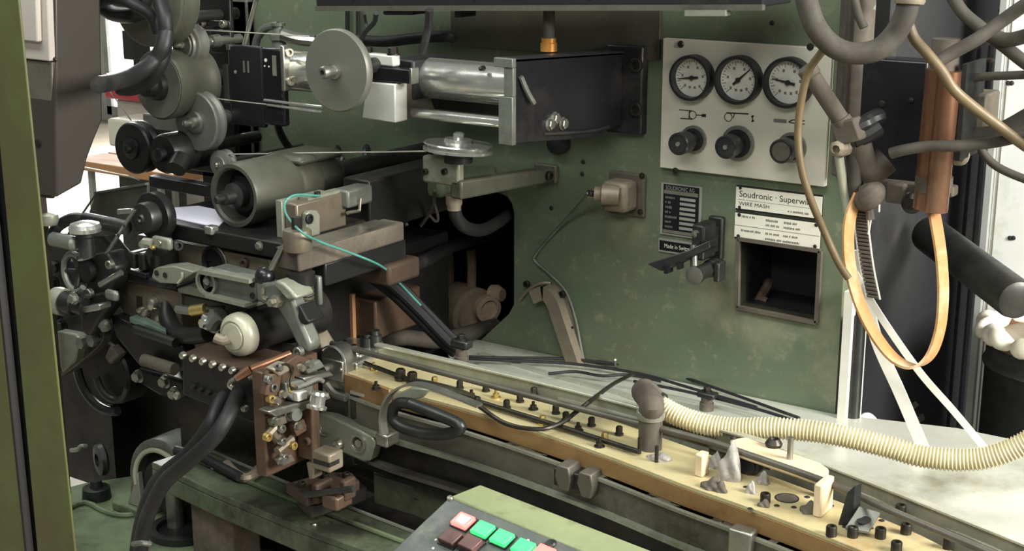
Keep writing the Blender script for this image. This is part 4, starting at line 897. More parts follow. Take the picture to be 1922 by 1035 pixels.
# light grey plate with bolts below
m = M(); e = m.cb(586,700,712,800,868,Yh-.03)
sp = thing('swing_plate', 'grey cast plate with a bright bolt and round boss under the conveyor head', 'plate', V((e[0],e[2],e[4])))
z1, z0 = e[5], e[4]
part('plate', M().prism([Q(590,778,Yh-.03), Q(618,782,Yh-.03), Q(698,820,Yh-.03), Q(704,832,Yh-.03), Q(694,866,Yh-.03), Q(682,868,Yh-.03), Q(640,850,Yh-.03), Q(592,838,Yh-.03)], (0,.022,0)), 'pale_clamp', sp, .003)
part('boss', M().lathe(Q(673,833,Yh-.03), (0,-1,0), [(.015,0),(.015,.003),(.011,.003),(.01,0),(.006,0),(.006,.002),(0,.002)], 22), 'steel', sp)
bolt(sp, Q(637,834,Yh-.03), (0,-1,0), .009, .01, 'screw_bright', 'dome')
part('crescent', M().tube([Q(596,800,Yh-.031), Q(602,814,Yh-.032), Q(614,818,Yh-.031)], .003, 8), 'steel', sp)
part('rear_block', M().box(Q(690,830,Yh).x, Q(760,830,Yh).x, Yh-.005, Yh+.08, Q(715,880,Yh).z, Q(715,806,Yh).z), 'oily_black', sp, .004)

# rods and rails along the conveyor
def rail(label, pts, z, r, mt, name='guide_rod', cat='rod', n=12):
    return solo(name, M().tube([QZ(*p, z) for p in pts], r, n, 4), mt, label, cat)
rail('long dark round guide rod above the brass strip', [(622,645),(780,687),(1000,745),(1140,781),(1312,824),(1407,855),(1552,906),(1671,959),(1862,1040),(1920,1066)], zc+.03, .0044, 'channel_grey')
rail('lower dark rod lying on the brass strip', [(668,676),(780,717),(900,755),(1040,798),(1200,849)], zc+.006, .0036, 'screw_dark')
rows = [(706,644),(780,661),(1000,712),(1205,763),(1380,811),(1488,846),(1625,898),(1800,968),(1940,1024)]
A = catmull([QZ(*p, zc+.02) for p in rows], 3); 
rt = thing('back_rail', 'pale steel angle rail along the back of the conveyor', 'rail', A[6]-V((0,0,.03)))
part('top_flange', M().slab(off(A,.006), off(A,-.006), .004), 'pale_rail', rt, .001)
part('web', M().slab([p-V((0,0,.004)) for p in off(A,.003)], [p-V((0,0,.004)) for p in off(A,-.002)], .028), 'pale_clamp', rt)
rows = [(728,664),(800,684),(900,706),(1080,752),(1230,795),(1330,826)]
B = catmull([QZ(*p, zc+.004) for p in rows], 3)
solo('inner_rail', M().slab(off(B,.003), off(B,-.003), .006), 'pale_rail', 'narrow pale inner rail beside the brass strip', 'rail')
rows = [(1340,812),(1488,866),(1625,920),(1760,974),(1940,1052)]
B = catmull([QZ(*p, zc+.002) for p in rows], 3)
solo('outer_rail', M().slab(off(B,.010), off(B,-.010), .03), 'pale_clamp', 'grey green rail beside the blocks at the near end', 'rail', bevel=.002)
# posts carrying the rods
for i, (px, py, h, lab) in enumerate(((866,690,.045,'dark clamp post carrying the rods beside the worktop corner'),(1326,770,.03,'round bolt post standing on the worktop behind the cream hose'))):
    base = QZ(px, py, zc if i == 0 else zw)
    r_ = thing('rod_post', lab, 'post', base)
    part('post', M().lathe(base, (0,0,1), [(.011,0),(.011,h*.4),(.009,h*.42),(.009,h*.8)], 16), 'dusty_iron', r_)
    part('clamp_head', M().box(base.x-.014, base.x+.016, base.y-.01, base.y+.01, base.z+h*.7, base.z+h), 'dark_steel', r_, .003)
    bolt(r_, base+V((0,0,h)), (0,0,1), .006, .008, 'screw_dark', 'hex')
# thin lines lying on the worktop
for k, (pts, lab) in enumerate(((((880,670),(960,672),(1060,674),(1160,684),(1260,702),(1360,735),(1500,785)), 'upper black air line lying along the worktop'),
                                (((880,674),(970,678),(1080,684),(1200,702),(1300,730),(1420,765)), 'second black air line beside the upper one'),
                                (((1030,702),(1080,698),(1130,706),(1180,704),(1240,716)), 'short black line crossing the worktop'),
                                (((1190,716),(1300,738),(1420,768),(1520,800)), 'grey line along the foot of the green panel'))):
    solo('air_line', M().tube([QZ(*p, zw+.006+.003*k) for p in pts], .0026, 8), 'rubber', lab, 'hose')
solo('bent_tube', M().tube([QZ(1188,702,zw+.03), QZ(1150,722,zw+.05), QZ(1110,752,zc+.035), QZ(1080,775,zc+.02), QZ(1050,796,zc+.012), QZ(1010,806,zc+.01), QZ(950,796,zc+.008), QZ(900,764,zc+.01)], .0032, 8), 'screw_dark', 'thin bent tube crossing over the brass strip', 'tube')
solo('hook_wire', M().tube([QZ(1156,690,zw+.0), QZ(1155,680,zw+.02), QZ(1155,676,zw+.03)], .002, 6), 'steel', 'small upright wire hook beside the air lines', 'hook')
# flat springs near the head
solo('leaf_spring', M().strip([QZ(*p, zc+.004) for p in ((772,716),(830,728),(880,744),(900,756))], .012, .002, (0,0,1)), 'steel', 'thin steel leaf along the front of the brass strip', 'strip')
# steel hoop guard
root = thing('hoop_guard', 'bent steel hoop guard clipped over the conveyor side', 'guard', Q(730,830,Yh-.05))
hp = [(722,816),(718,790),(722,762),(736,738),(760,724),(790,722),(840,738),(900,762)]
part('hoop', M().strip([Q(px,py,Yh-.045-.0001*px+.07*((px-720)/700)) for px,py in hp], .014, .003, (0,1,0)), 'steel', root)
part('hook_block', M().box(Q(712,822,Yh-.06).x, Q(734,822,Yh-.06).x, Yh-.07, Yh-.04, Q(722,836,Yh-.06).z, Q(722,812,Yh-.06).z), 'steel', root, .003)
part('hook_pin', M().lathe(Q(719,812,Yh-.06), (0,0,1), [(.006,0),(.006,.014),(.002,.03)], 12), 'bright_steel', root)
part('clip_plate', M().prism([Q(736,744,Yh-.05), Q(770,728,Yh-.05), Q(806,732,Yh-.05), Q(790,748,Yh-.05), Q(760,756,Yh-.05), Q(740,768,Yh-.05)], (0,.01,0)), 'pale_clamp', root, .002)
for px, py in ((752,704),(774,710)): bolt(root, QZ(px,py+8,zc+.002), (0,0,1), .0075, .016, 'screw_dark', 'hex')
# dark oval handle
root = thing('oval_handle', 'dark grey oval handle below the conveyor side', 'handle', Q(795,815,Yh-.07))
hp = [(770,758),(748,758),(736,774),(744,796),(784,812),(830,816),(860,808),(860,796),(820,778),(770,758)]
part('grip', M().tube([Q(px,py,Yh-.07) for px,py in hp], .0085, 12), 'dark_steel', root)
# fixture under the bar
bp = QZ(1080,834,zc)-V((0,.022,0)); bp.z = Q(1080,905,bp.y).z
root = thing('latch_fixture', 'grey latch fixture with two lugs under the conveyor bar', 'latch', bp-V((0,0,.03)))
for px in (1056,1098):
    c = Q(px, 898+ (px-1056)*.32, bp.y-.012)
    part('lug', M().prism([c+V((-.010,0,.016)), c+V((.008,0,.016)), c+V((.012,0,.0)), c+V((.008,0,-.018)), c+V((-.006,0,-.018)), c+V((-.013,0,0))], (0,.03,0)), 'channel_grey', root, .002)
c = Q(1078,903,bp.y); part('cross_pin', M().box(c.x-.03, c.x+.03, bp.y-.004, bp.y+.03, c.z-.012, c.z+.012), 'dark_steel', root, .002)
solo('slide_block', (lambda m: (m.cb(1364,1410,1424,1004,1060,QZ(1380,943,zc).y-.03), m)[1])(M()), 'steel', 'small steel block clamped under the brown bar', 'block', bevel=.003)

# blocks, brackets and lumps at the near end
def onbar(px, py, dz=0): return QZ(px, py, zc+dz)
def upblock(name, label, pl, pc, pr, yt, yb, mt, cat='block', bev=.002):
    b = onbar(pc, yb); Y = b.y; m = M(); c = Q(pc, yt, Y); x0 = Q(pl, yb, Y).x; y1 = QX(pr, yb, b.x).y
    m.box(x0, b.x, Y, y1, zc, c.z); return solo(name, m, mt, label, cat, None, bev), b, c
upblock('wooden_block', 'small pale block standing on the brass strip', 1302, 1318, 1330, 856, 898, 'wood_block')
upblock('wooden_block', 'taller pale block standing beside the long pale bracket', 1524, 1540, 1562, 912, 974, 'wood_block')
root = thing('long_bracket', 'long pale bracket bar with rounded end above the near brass strip', 'bracket', onbar(1480,930))
q = [QZ(*p, zc+.034) for p in ((1370,824),(1400,820),(1540,868),(1556,880),(1552,895),(1530,893),(1380,842))]
part('bar', M().prism(q, (0,0,-.012)), 'wood_block', root, .003)
for px, py in ((1391,838),(1540,888)): 
    p = QZ(px,py,zc+.03); part('standoff', M().cyl(V((p.x,p.y,zc-.004)), V((p.x,p.y,zc+.024)), .006, n=12), 'steel', root)
p = QZ(1482,862,zc+.034); part('pin', M().cyl(p-V((0,0,.004)), p+V((0,0,.028)), .0038, n=12), 'steel', root)
p = QZ(1452,838,zc+.034); part('ring_screw', M().lathe(p, (0,0,1), [(.010,0),(.011,.004),(.007,.010),(.005,.010),(.003,.004),(0,.004)], 16), 'screw_dark', root)
bolt(root, QZ(1376,824,zc+.034), (0,0,1), .004, .004, 'ink', 'dome')
# roller behind the lumps
root = thing('idler_roller', 'small dark roller on the conveyor beside the slag lumps', 'roller', onbar(1405,890))
c = Q(1400,876,onbar(1400,892).y)
part('roller', M().lathe(c, (0,1,0), [(.004,0),(.012,0),(.012,.003),(.016,.004),(.016,.03),(0,.03)], 22), 'dark_steel', root)
part('bracket', M().box(c.x-.03, c.x+.02, c.y+.03, c.y+.036, zc, c.z+.014), 'channel_grey', root)
def lump(label, px, py, w, h, seed, mt='slag', name='slag_lump'):
    rnd = random.Random(seed); b = onbar(px, py); bm = bmesh.new(); bmesh.ops.create_icosphere(bm, subdivisions=4, radius=1)
    for v in bm.verts:
        n = v.co.normalized(); k = 1 + .2*math.sin(n.x*4+seed)*math.cos(n.y*3-seed) + .07*math.sin(n.z*7+n.x*5+seed)
        v.co = V((n.x*w*k, n.y*w*.8*k, max(-.02, n.z)*h*k*(1.2-.5*abs(n.x))))
    m = M(); m.add([b + v.co for v in bm.verts], [tuple(x.index for x in f.verts) for f in bm.faces]); bm.free()
    return solo(name, m, mt, label, 'slag')
lump('biggest pointed grey slag lump on the brass strip', 1370, 898, .016, .034, 1)
lump('dark flat slag lump near the front edge', 1338, 916, .014, .010, 2, 'dusty_iron')
lump('second dark slag lump at the brown edge', 1352, 922, .009, .010, 8, 'dusty_iron')
lump('small grey slag cone behind the bore hole', 1432, 908, .008, .015, 3)
lump('small pale slag heap between the lumps', 1410, 925, .007, .012, 4)
lump('grey slag ridge beside the small pale block', 1344, 878, .009, .018, 5)
lump('low grey slag patch under the grey pipe elbow', 1240, 862, .016, .006, 6)
lump('dark slag bit beside the stud', 1434, 950, .008, .006, 7, 'dusty_iron')
lump('dark slag lump at the foot of the taller pale block', 1520, 962, .011, .012, 9, 'dusty_iron')
# bent metal bracket
root = thing('bent_bracket', 'bluish bent sheet bracket standing on the near brass strip', 'bracket', onbar(1600,990))
b0 = onbar(1590, 985)
part('upright', M().prism([onbar(1572,986), onbar(1600,990), Q(1606,910,onbar(1600,990).y), Q(1590,925,onbar(1572,986).y)], (.004,.010,0)), 'dark_steel', root, .001)
part('tray', M().prism([onbar(1586,996,.006), onbar(1630,1004,.004), onbar(1652,968,.010), onbar(1612,956,.022)], (0,0,.004)), 'grey_cast', root, .001)
part('tray_hole', M().lathe(onbar(1622,978,.016), (-.1,-.2,1), [(.008,0),(.008,.001)], 12), 'ink', root)
# ridge plates
for px, py in ((1200,852),(1232,868)): 
    p = onbar(px,py); solo('slender_pin', M().cyl(p, p+V((0,0,.022)), .0026, n=10), 'screw_dark', 'slender dark pin standing in the brass strip at the grey suction pipe', 'pin', 'pins at the suction pipe')

# ================================================================== cream suction hose and elbow
root = thing('suction_hose', 'cream ribbed suction hose with grey elbow lying over the conveyor', 'hose', onbar(1220,845))
pt = [(1228,756),(1248,768),(1280,784),(1325,798),(1380,805),(1464,805),(1560,815),(1660,838),(1730,857),(1804,864),(1862,857),(1925,832),(1990,790),(2090,742),(2210,712)]
P0 = [Q(px,py,-.385) if px < 1300 else Q(px,py,-.385+.00016*(px-1300)) for px,py in pt]
P = catmull(P0, 40); u = mpp(P0[3])
nr = 146
L = [0]
for i in range(1,len(P)): L.append(L[-1]+(P[i]-P[i-1]).length)
step = L[-1]/(nr*4); row = []; j = 0
for k in range(nr*4+1):
    s = min(k*step, L[-1]-1e-6)
    while L[j+1] < s: j += 1
    row.append(P[j].lerp(P[j+1], (s-L[j])/(L[j+1]-L[j])))
cnt = len(row)-1
part('ribbed_hose', M().tube(row, .013, 16, 1, rad=lambda t: .0135+.0014*math.sin(2*math.pi*t*nr)), 'cream_hose', root)
pe = P0[0]; base = onbar(1220, 842); top = V((base.x, base.y, Q(1220,780,base.y).z))
part('down_pipe', M().lathe(base, (0,0,1), [(.0155,0),(.0155,(top-base).z)], 24), 'channel_grey', root)
part('pipe_collar', M().lathe(top, (0,0,1), [(.0175,-.004),(.0185,0),(.0185,.006),(.0165,.008)], 24), 'pale_clamp', root)
part('elbow', M().tube([top, top+V((0,0,.018)), Q(1208,742,-.39)+V((0,0,.004)), Q(1214,736,-.388), pe.lerp(P0[1],.2)], .0165, 18, 6), 'dusty_iron', root)
part('hose_clip', M().ring(pe.lerp(P0[1],.1), P0[1]-P0[0], .0182, .0165, .008, 24), 'dark_steel', root)
# ================================================================== foreground green post and dark column
def vpost(x0, x1, y0, y1, z0, z1): return M().box(x0, x1, y0, y1, z0, z1)
root = thing('green_post', 'olive green sheet metal post with dark slot in the foreground', 'post', (Q(70,800,-1.1).x, -1.1, 0))
def leaning(pl0, pl1, pr0, pr1, Y0, Y1):   # sheet post, left/right pixel at the top row and at the bottom row of the frame
    a, b, c, d = Q(pl0,0,Y0), Q(pr0,0,Y0), Q(pr1,1035,Y0), Q(pl1,1035,Y0)
    k = lambda p, q, z: p + (q-p)*((z-p.z)/(q.z-p.z))
    return M().prism([k(a,d,2.2), k(b,c,2.2), k(b,c,0), k(a,d,0)], (0,Y1-Y0,0))
part('right_face', leaning(-26, 70, 34, 140, -1.12, -1.117), 'olive_post', root, .001)
part('left_face', leaning(-150, -60, -62, 46, -1.12, -1.11), 'olive_post', root, .003)
part('slot_back', leaning(-90, 0, 0, 100, -1.105, -1.10), 'black_paint', root)
part('slot_edge', leaning(-62, 46, -58, 50, -1.121, -1.112), 'ink', root)
root = thing('dark_column', 'dark grey machine column tapering at its foot behind the green post', 'column', (Q(90,300,-.6).x, -.5, .9))
Yc = -.62
xc = Q(107,120,Yc).x
sd = [QX(*p, xc) for p in ((100,-260),(184,-260),(192,140),(193,225),(178,262),(164,300),(154,345),(106,372))]
part('body', M().prism(sd, (-.16,0,0)), 'column_dark', root, .004)
part('pale_panel', M().prism([Q(*p, Yc) for p in ((10,-240),(92,-240),(105,114),(10,104))], (0,-.012,0)), 'pink_panel', root, .002)
part('panel_box', M().prism([Q(*p, Yc-.012) for p in ((18,-120),(74,-120),(80,78),(24,72))], (0,-.01,0)), 'pink_panel', root, .002)
part('grey_panel', M().prism([Q(*p, Yc) for p in ((10,108),(105,116),(106,250),(10,236))], (0,-.008,0)), 'channel_grey', root, .002)
part('grey_panel', M().prism([Q(*p, Yc) for p in ((10,244),(106,252),(106,300),(104,372),(10,366))], (0,-.006,0)), 'dark_steel', root, .002)
bolt(root, Q(104,112,Yc-.012), (0,-1,0), .004, .003, 'screw_dark', 'dome')
part('knob', M().lathe(Q(80,268,Yc-.006), (0,-1,0), [(.006,0),(.006,.01)], 12), 'oily_black', root)
part('column_leg', M().box(xc-.16, xc-.13, Yc+.02, Yc+.06, .62, sd[-1].z+.02), 'column_dark', root)

# ================================================================== upper bed with paper and drum motor
Yb = -.50
bed = thing('upper_bed', 'dark steel machine bed plate below the drum motor', 'machine bed', Q(420,520,Yb))
m = M(); e = m.cb(256,528,770,457,488,Yb); part('top_plate', m, 'oily_black', bed, .003)
zbed = e[5]; xb1 = e[1]
m = M(); e2 = m.cb(262,506,700,488,546,Yb+.012); part('side_bar', m, 'pink_steel', bed, .002, 'beige ground side bar with holes')
part('bore', M().lathe(Q(404,492,Yb+.012), (0,-1,0), [(.026,0),(.026,.004),(.022,.006),(.02,-.0),(0,-.001)], 26), 'oily_black', bed)
part('bore_lip', M().tube([Q(404,492,Yb+.010)+V((.024*math.cos(R(t)),0,.024*math.sin(R(t)))) for t in range(-80,90,20)], .002, 6, 2), 'steel', bed)
bolt(bed, Q(461,494,Yb+.012), (0,-1,0), .008, .006, 'rust', 'socket')
part('clip', M().box(Q(388,432,Yb).x, Q(402,432,Yb).x, Yb-.006, Yb+.01, Q(395,440,Yb).z, Q(395,424,Yb).z), 'bright_steel', bed, .002)
bolt(bed, Q(487,462,Yb), (0,-1,0), .006, .005, 'grey_cast', 'hex')
part('lower_body', M().box(e2[0]+.02, e2[1]-.02, Yb+.06, -.02, .565, e2[4]), 'oily_black', bed)
solo('paper_sheet', M().prism([QZ(*p, zbed) for p in ((318,392),(372,388),(440,402),(412,424),(398,426),(322,410))], (0,0,.0015)), 'paper', 'white paper sheet lying on the dark bed beside the drum motor', 'paper')
m = M(); m.prism([QZ(*p, zbed+.002) for p in ((280,352),(298,346),(424,370),(424,377))], (0,0,.02)); solo('bed_fence', m, 'black_paint', 'low black fence behind the paper on the bed', 'fence', bevel=.002)
# drum motor
c = Q(438,368,-.46); r = 62*mpp(c)
root = thing('drum_motor', 'large olive grey drum with recessed dark face and steel shaft', 'motor', c-V((0,0,r)))
yb = QX(540,345,c.x).y
part('drum', M().lathe(c, (0,1,0), [(.78*r,.03),(.8*r,.004),(.86*r,0),(.97*r,0),(r,.005),(r,.10),(.985*r,.103),(.985*r,.108),(r,.11),(r,.15),(.96*r,.154)], 56), 'olive_cast', root)
part('inner_face', M().lathe(c+V((0,.03,0)), (0,-1,0), [(.79*r,0),(.6*r,.004),(.56*r,.012),(.36*r,.016),(.3*r,.016)], 40), 'oily_black', root)
part('shaft', M().lathe(c+V((0,.02,0)), (0,-1,0), [(.42*r,0),(.4*r,.02),(.24*r,.024),(.22*r,.042),(.13*r,.044),(.13*r,.056),(.08*r,.058)], 24), 'dark_steel', root)
part('rear_body', M().lathe(c+V((0,.154,0)), (0,1,0), [(.9*r,0),(.9*r,.04),(.62*r,.07),(.5*r,.08)], 44), 'olive_cast', root)
m = M(); m.box(c.x-.03, c.x+.05, c.y+.1, c.y+.2, c.z+.7*r, c.z+.99*r); part('top_rib', m, 'olive_cast', root, .01)
part('rear_arm', M().lathe(c+V((.012,.22,0)), (0,1,0), [(.4*r,0),(.4*r,.24)], 24), 'oily_black', root)
part('foot', M().box(c.x-.05, c.x+.05, c.y+.04, c.y+.14, zbed, c.z-.8*r), 'oily_black', root)
# clamping block
root = thing('clamp_block', 'long ground steel block with side tab standing on the bed', 'block', Q(560,450,-.47))
m = M(); e = m.cb(534,556,650,384,450,-.47); part('block', m, 'pink_steel', root, .003)
m = M(); e3 = m.cb(533,536,640,378,480,-.47); part('left_strip', M().box(e[0]-.012, e[0], e[2]-.005, e[3]-.02, e[4], e[5]+.003), 'pale_clamp', root, .001)
part('top_strip', M().box(e[0]+.004, e[1]-.004, e[2]+.03, e[3], e[5], e[5]+.004), 'pale_clamp', root)
part('side_tab', M().prism([QX(*p, e[1]) for p in ((566,446),(566,400),(572,394),(586,394),(592,402),(592,440))], (.010,0,0)), 'pale_clamp', root, .002)
bolt(root, QX(579,411,e[1]+.010), (1,0,0), .0075, .004, 'oily_black', 'socket')
bolt(root, V(((e[0]+e[1])/2, e[2]+.06, e[5]+.004)), (0,0,1), .005, .004, 'oily_black', 'socket')
part('corner_casting', M().box(e[1]-.02, e[1]+.012, e[3]-.01, e[3]+.05, e[4]+.03, e[5]+.005), 'grey_cast', root, .004)
part('corner_bracket', M().tube([QX(*p, e[1]+.014) for p in ((652,400),(674,396),(676,372),(672,372))], .003, 8, 1), 'screw_bright', root)
part('rear_block', M().box(e[1]-.05, e[1]+.004, e[3]+.05, -.06, e[4]-.02, e[5]+.01), 'oily_black', root, .003)
# bracket plate with nut and spring
root = thing('spring_bracket', 'steel bracket plate with round nut and coil spring under it', 'bracket', Q(565,560,-.55))
m = M(); e = m.cb(520,560,760,474,512,-.55); part('plate', m, 'dusty_iron', root, .003)
XP = e[1]
part('plate_top', M().box(e[0], e[1], e[2], e[3]-.02, e[5], e[5]+.002), 'channel_grey', root)
part('plate_lower', M().box(e[0]+.01, e[1]-.005, e[2]+.06, e[3]+.01, e[4]-.035, e[4]), 'oily_black', root, .003)
cn = QZ(559,470,e[5]+.002)
part('nut', M().lathe(cn, (0,0,1), [(.0195,0),(.0205,.002),(.0205,.027),(.019,.03),(.009,.031)], 28), 'pink_steel', root)
part('stud', M().lathe(cn+V((0,0,.03)), (0,0,1), [(.0075,0),(.0075,.018)], 6), 'screw_dark', root)
part('lower_sleeve', M().lathe(V((cn.x+.004,cn.y,e[4])), (0,0,-1), [(.02,0),(.02,.018),(.016,.019),(.016,.045)], 24), 'oily_black', root)
sp = []; zt = Q(566,530,cn.y).z; zbt = Q(568,572,cn.y).z
for k in range(6*14+1): sp.append(V((cn.x+.005+.0155*math.cos(k*2*math.pi/14), cn.y+.0155*math.sin(k*2*math.pi/14), zt+(zbt-zt)*k/84)))
part('spring', M().tube(sp, .0022, 6, 1), 'steel', root)
part('spring_core', M().cyl(V((cn.x+.005,cn.y,zt+.01)), V((cn.x+.005,cn.y,zbt-.03)), .010, n=16), 'oily_black', root)
m = M(); m.cb(586,598,606,520,575,-.52); part('side_guide', m, 'grey_cast', root, .003)
# lever with black ball
root = thing('ball_lever', 'thin steel lever with a black ball knob', 'lever', Q(497,540,-.56))
part('rod', M().cyl(Q(530,464,-.55), Q(498,524,-.565), .0042, n=12), 'steel', root)
part('ball', M().lathe(Q(498,538,-.567), (0,0,1), [(0,0)]+[(.0145*math.sin(R(t)), .0145-.0145*math.cos(R(t))) for t in range(15,181,15)], 20), 'black_gloss', root)
# crank arm
Yk = -.575
root = thing('crank_linkage', 'pale cast crank arm with ring end bending down to a bolt', 'arm', Q(520,640,Yk))
m = M(); z1 = Q(430,514,Yk).z
part('bar', M().prism([Q(*p, Yk) for p in ((385,508),(396,503),(478,523),(482,560),(470,572),(392,553),(380,545),(376,526))], (0,.035,0)), 'grey_cast', root, .004)
part('ring', M().lathe(Q(390,529,Yk), (0,-1,0), [(.0205,0),(.0205,.005),(.0165,.005),(.016,0),(.005,0),(.005,.003),(0,.003)], 26), 'pale_clamp', root)
part('top_rail', M().beam(Q(386,508,Yk-.002), Q(478,526,Yk-.002), V((0,.012,0)), V((0,0,.003))), 'pale_clamp', root)
part('bottom_rail', M().beam(Q(396,553,Yk-.002), Q(470,571,Yk-.002), V((0,.012,0)), V((0,0,.0025))), 'pale_clamp', root)
for px, py in ((473,534),(474,556)): part('hole', M().lathe(Q(px,py,Yk-.0005), (0,-1,0), [(.005,0),(.005,.001)], 14), 'ink', root)
part('elbow', M().prism([Q(*p, Yk-.004) for p in ((478,524),(500,532),(522,528),(536,544),(548,560),(560,600),(576,634),(582,650),(576,664),(562,660),(552,640),(534,604),(520,580),(500,574),(480,566))], (0,.026,0)), 'grey_cast', root, .005)
part('fork', M().prism([Q(*p, Yk-.012) for p in ((516,526),(532,532),(548,548),(556,562),(540,566),(524,548),(512,538))], (0,.04,0)), 'pale_clamp', root, .004)
part('fork', M().prism([Q(*p, Yk-.012) for p in ((560,572),(576,600),(580,606),(572,612),(562,606),(558,596))], (0,.034,0)), 'oily_black', root, .003)
part('pivot', M().lathe(Q(524,564,Yk-.008), (0,-1,0), [(.009,0),(.009,.01),(.0055,.011),(.0055,.02)], 6), 'screw_bright', root)
part('crescent', M().tube([Q(494,540,Yk-.005), Q(494,556,Yk-.005), Q(502,562,Yk-.005)], .003, 8), 'screw_bright', root)
bolt(root, Q(564,660,Yk-.006), (0,-1,0), .008, .008, 'steel', 'socket')
# round buffer with cream cap
c = Q(438,632,-.60); r = 42*mpp(c)
root = thing('rubber_buffer', 'dark cylinder buffer with cream domed cap', 'buffer', c-V((0,0,r)))
part('cap', M().lathe(c, (0,1,0), [(.3*r,-.004),(.6*r,-.003),(.62*r,.000),(.7*r,.000),(.72*r,-.002),(.86*r,.001),(.97*r,.005),(r,.011),(r,.02)], 40), 'cream_cap', root)
part('body', M().lathe(c+V((0,.022,0)), (0,1,0), [(.97*r,0),(.97*r,.09),(r*1.02,.092),(r*1.02,.1)], 40), 'oily_black', root)
part('stud', M().tube([c+V((0,-.01,0)), Q(420,640,-.615), Q(404,634,-.62)], .0075, 10, 2), 'beige_cast', root)
part('mount', M().lathe(c+V((0,.11,0)), (0,1,0), [(1.2*r,0),(1.2*r,.06)], 32), 'oily_black', root)

# ================================================================== middle plates and fittings
mid = thing('mid_plate', 'brown oily vertical plate with slot and bright bolts below the bed', 'plate', Q(340,640,-.47))
part('plate', M().prism([Q(*p, -.535) for p in ((215,524),(260,526),(340,548),(340,640),(300,628),(230,588),(212,560))], (0,.05,0)), 'pink_steel', mid, .003)
part('rear_plate', M().prism([Q(*p, -.47) for p in ((330,540),(500,585),(500,690),(430,680),(330,655))], (0,.02,0)), 'pink_steel', mid, .003)
part('slot', M().prism([Q(*p, -.5365) for p in ((256,556),(266,558),(266,596),(256,590))], (0,.002,0)), 'ink', mid)
part('upper_ledge', M().prism([Q(*p, -.545) for p in ((232,510),(330,535),(330,546),(222,526))], (0,.04,0)), 'dark_steel', mid, .003)
part('ledge', M().prism([Q(*p, -.55) for p in ((332,541),(354,536),(480,568),(482,576),(470,582),(334,550))], (0,.06,0)), 'pale_clamp', mid, .002)
part('back_plate', M().prism([Q(*p, -.53) for p in ((330,550),(480,582),(462,620),(330,585))], (0,.03,0)), 'olive_cast', mid, .002)
for px, py, rr in ((289,570,.012),(276,588,.008),(303,600,.009),(268,582,.006)): bolt(mid, Q(px,py,-.536), (0,-1,0), rr, .012, 'screw_bright', 'dome')
part('base_plate', M().prism([QZ(*p, Q(280,606,-.56).z) for p in ((242,595),(262,588),(312,612),(312,622))], (0,0,-.01)), 'teal_plate', mid, .002)
bolt(mid, Q(420,592,-.53), (0,-1,0), .007, .004, 'ink', 'socket')
root = thing('pipe_elbow', 'dark bent pipe running under the brass fitting', 'pipe', Q(340,640,-.54))
part('pipe', M().tube([Q(314,575,-.53), Q(316,602,-.545), Q(330,624,-.555), Q(360,630,-.56), Q(390,626,-.56)], .014, 12), 'oily_black', root)
part('clamp', M().tube([Q(398,612,-.57), Q(404,600,-.57), Q(414,590,-.57)], .012, 10), 'grey_cast', root)
root = thing('brass_fitting', 'small brass sleeve with dark nut below the crank arm', 'fitting', Q(376,590,-.565))
a, b = Q(360,584,-.57), Q(386,580,-.565)
part('sleeve', M().cyl(a, b, .0085, n=18), 'brass', root)
part('nut', M().cyl(Q(333,580,-.57), a, .007, n=6), 'steel', root)
part('pin', M().cyl(b, b+V((.02,.02,0)), .004, n=10), 'dark_steel', root)
root = thing('hex_nut', 'bright hexagon nut on a washer beside the cream cap', 'nut', Q(396,615,-.575))
c = Q(402,602,-.56); part('washer', M().lathe(c, (0,-1,0), [(.019,0),(.019,.004)], 22), 'steel', root)
part('nut', M().lathe(c+V((0,-.004,0)), (-.2,-1,0), [(.0135,0),(.0135,.012),(.011,.014),(.007,.014),(.007,.02)], 6), 'bright_steel', root)
# clamps in pale green
root = thing('pale_clamp', 'upper pale green clamp jaw with bolts beside the grey roller', 'clamp', Q(302,478,-.56))
m = M(); e = m.cb(284,316,326,449,472,-.56); part('jaw', m, 'pale_clamp', root, .004)
part('nose', M().tube([Q(286,458,-.562), Q(272,456,-.565), Q(270,462,-.565)], .008, 8, 2), 'pale_clamp', root)
bolt(root, Q(330,460,-.54), (1,-.3,0), .008, .010, 'dark_steel', 'socket'); bolt(root, Q(300,456,-.56), (0,-1,0), .004, .003, 'screw_bright', 'dome'); bolt(root, Q(289,464,-.56), (0,-1,0), .004, .006, 'brass', 'dome')
part('stem', M().cyl(Q(300,472,-.54), Q(300,505,-.53), .012, n=14), 'oily_black', root)
part('stem', M().cyl(Q(282,476,-.54), Q(282,505,-.53), .008, n=14), 'dark_steel', root)
root = thing('pale_clamp', 'lower pale green clamp jaw with two holes and a wedge tip', 'clamp', Q(320,540,-.57))
part('jaw', M().prism([Q(*p, -.57) for p in ((288,506),(296,502),(326,500),(362,510),(362,514),(346,524),(332,534),(300,532),(284,522))], (0,.03,0)), 'pale_clamp', root, .003)
for px, py in ((294,513),(310,517)): part('hole', M().lathe(Q(px,py,-.5705), (0,-1,0), [(.0045,0),(.0045,.001)], 12), 'ink', root)
part('stripe', M().tube([Q(342,512,-.572), Q(342,522,-.572), Q(334,532,-.572)], .0022, 6), 'cream_cap', root)

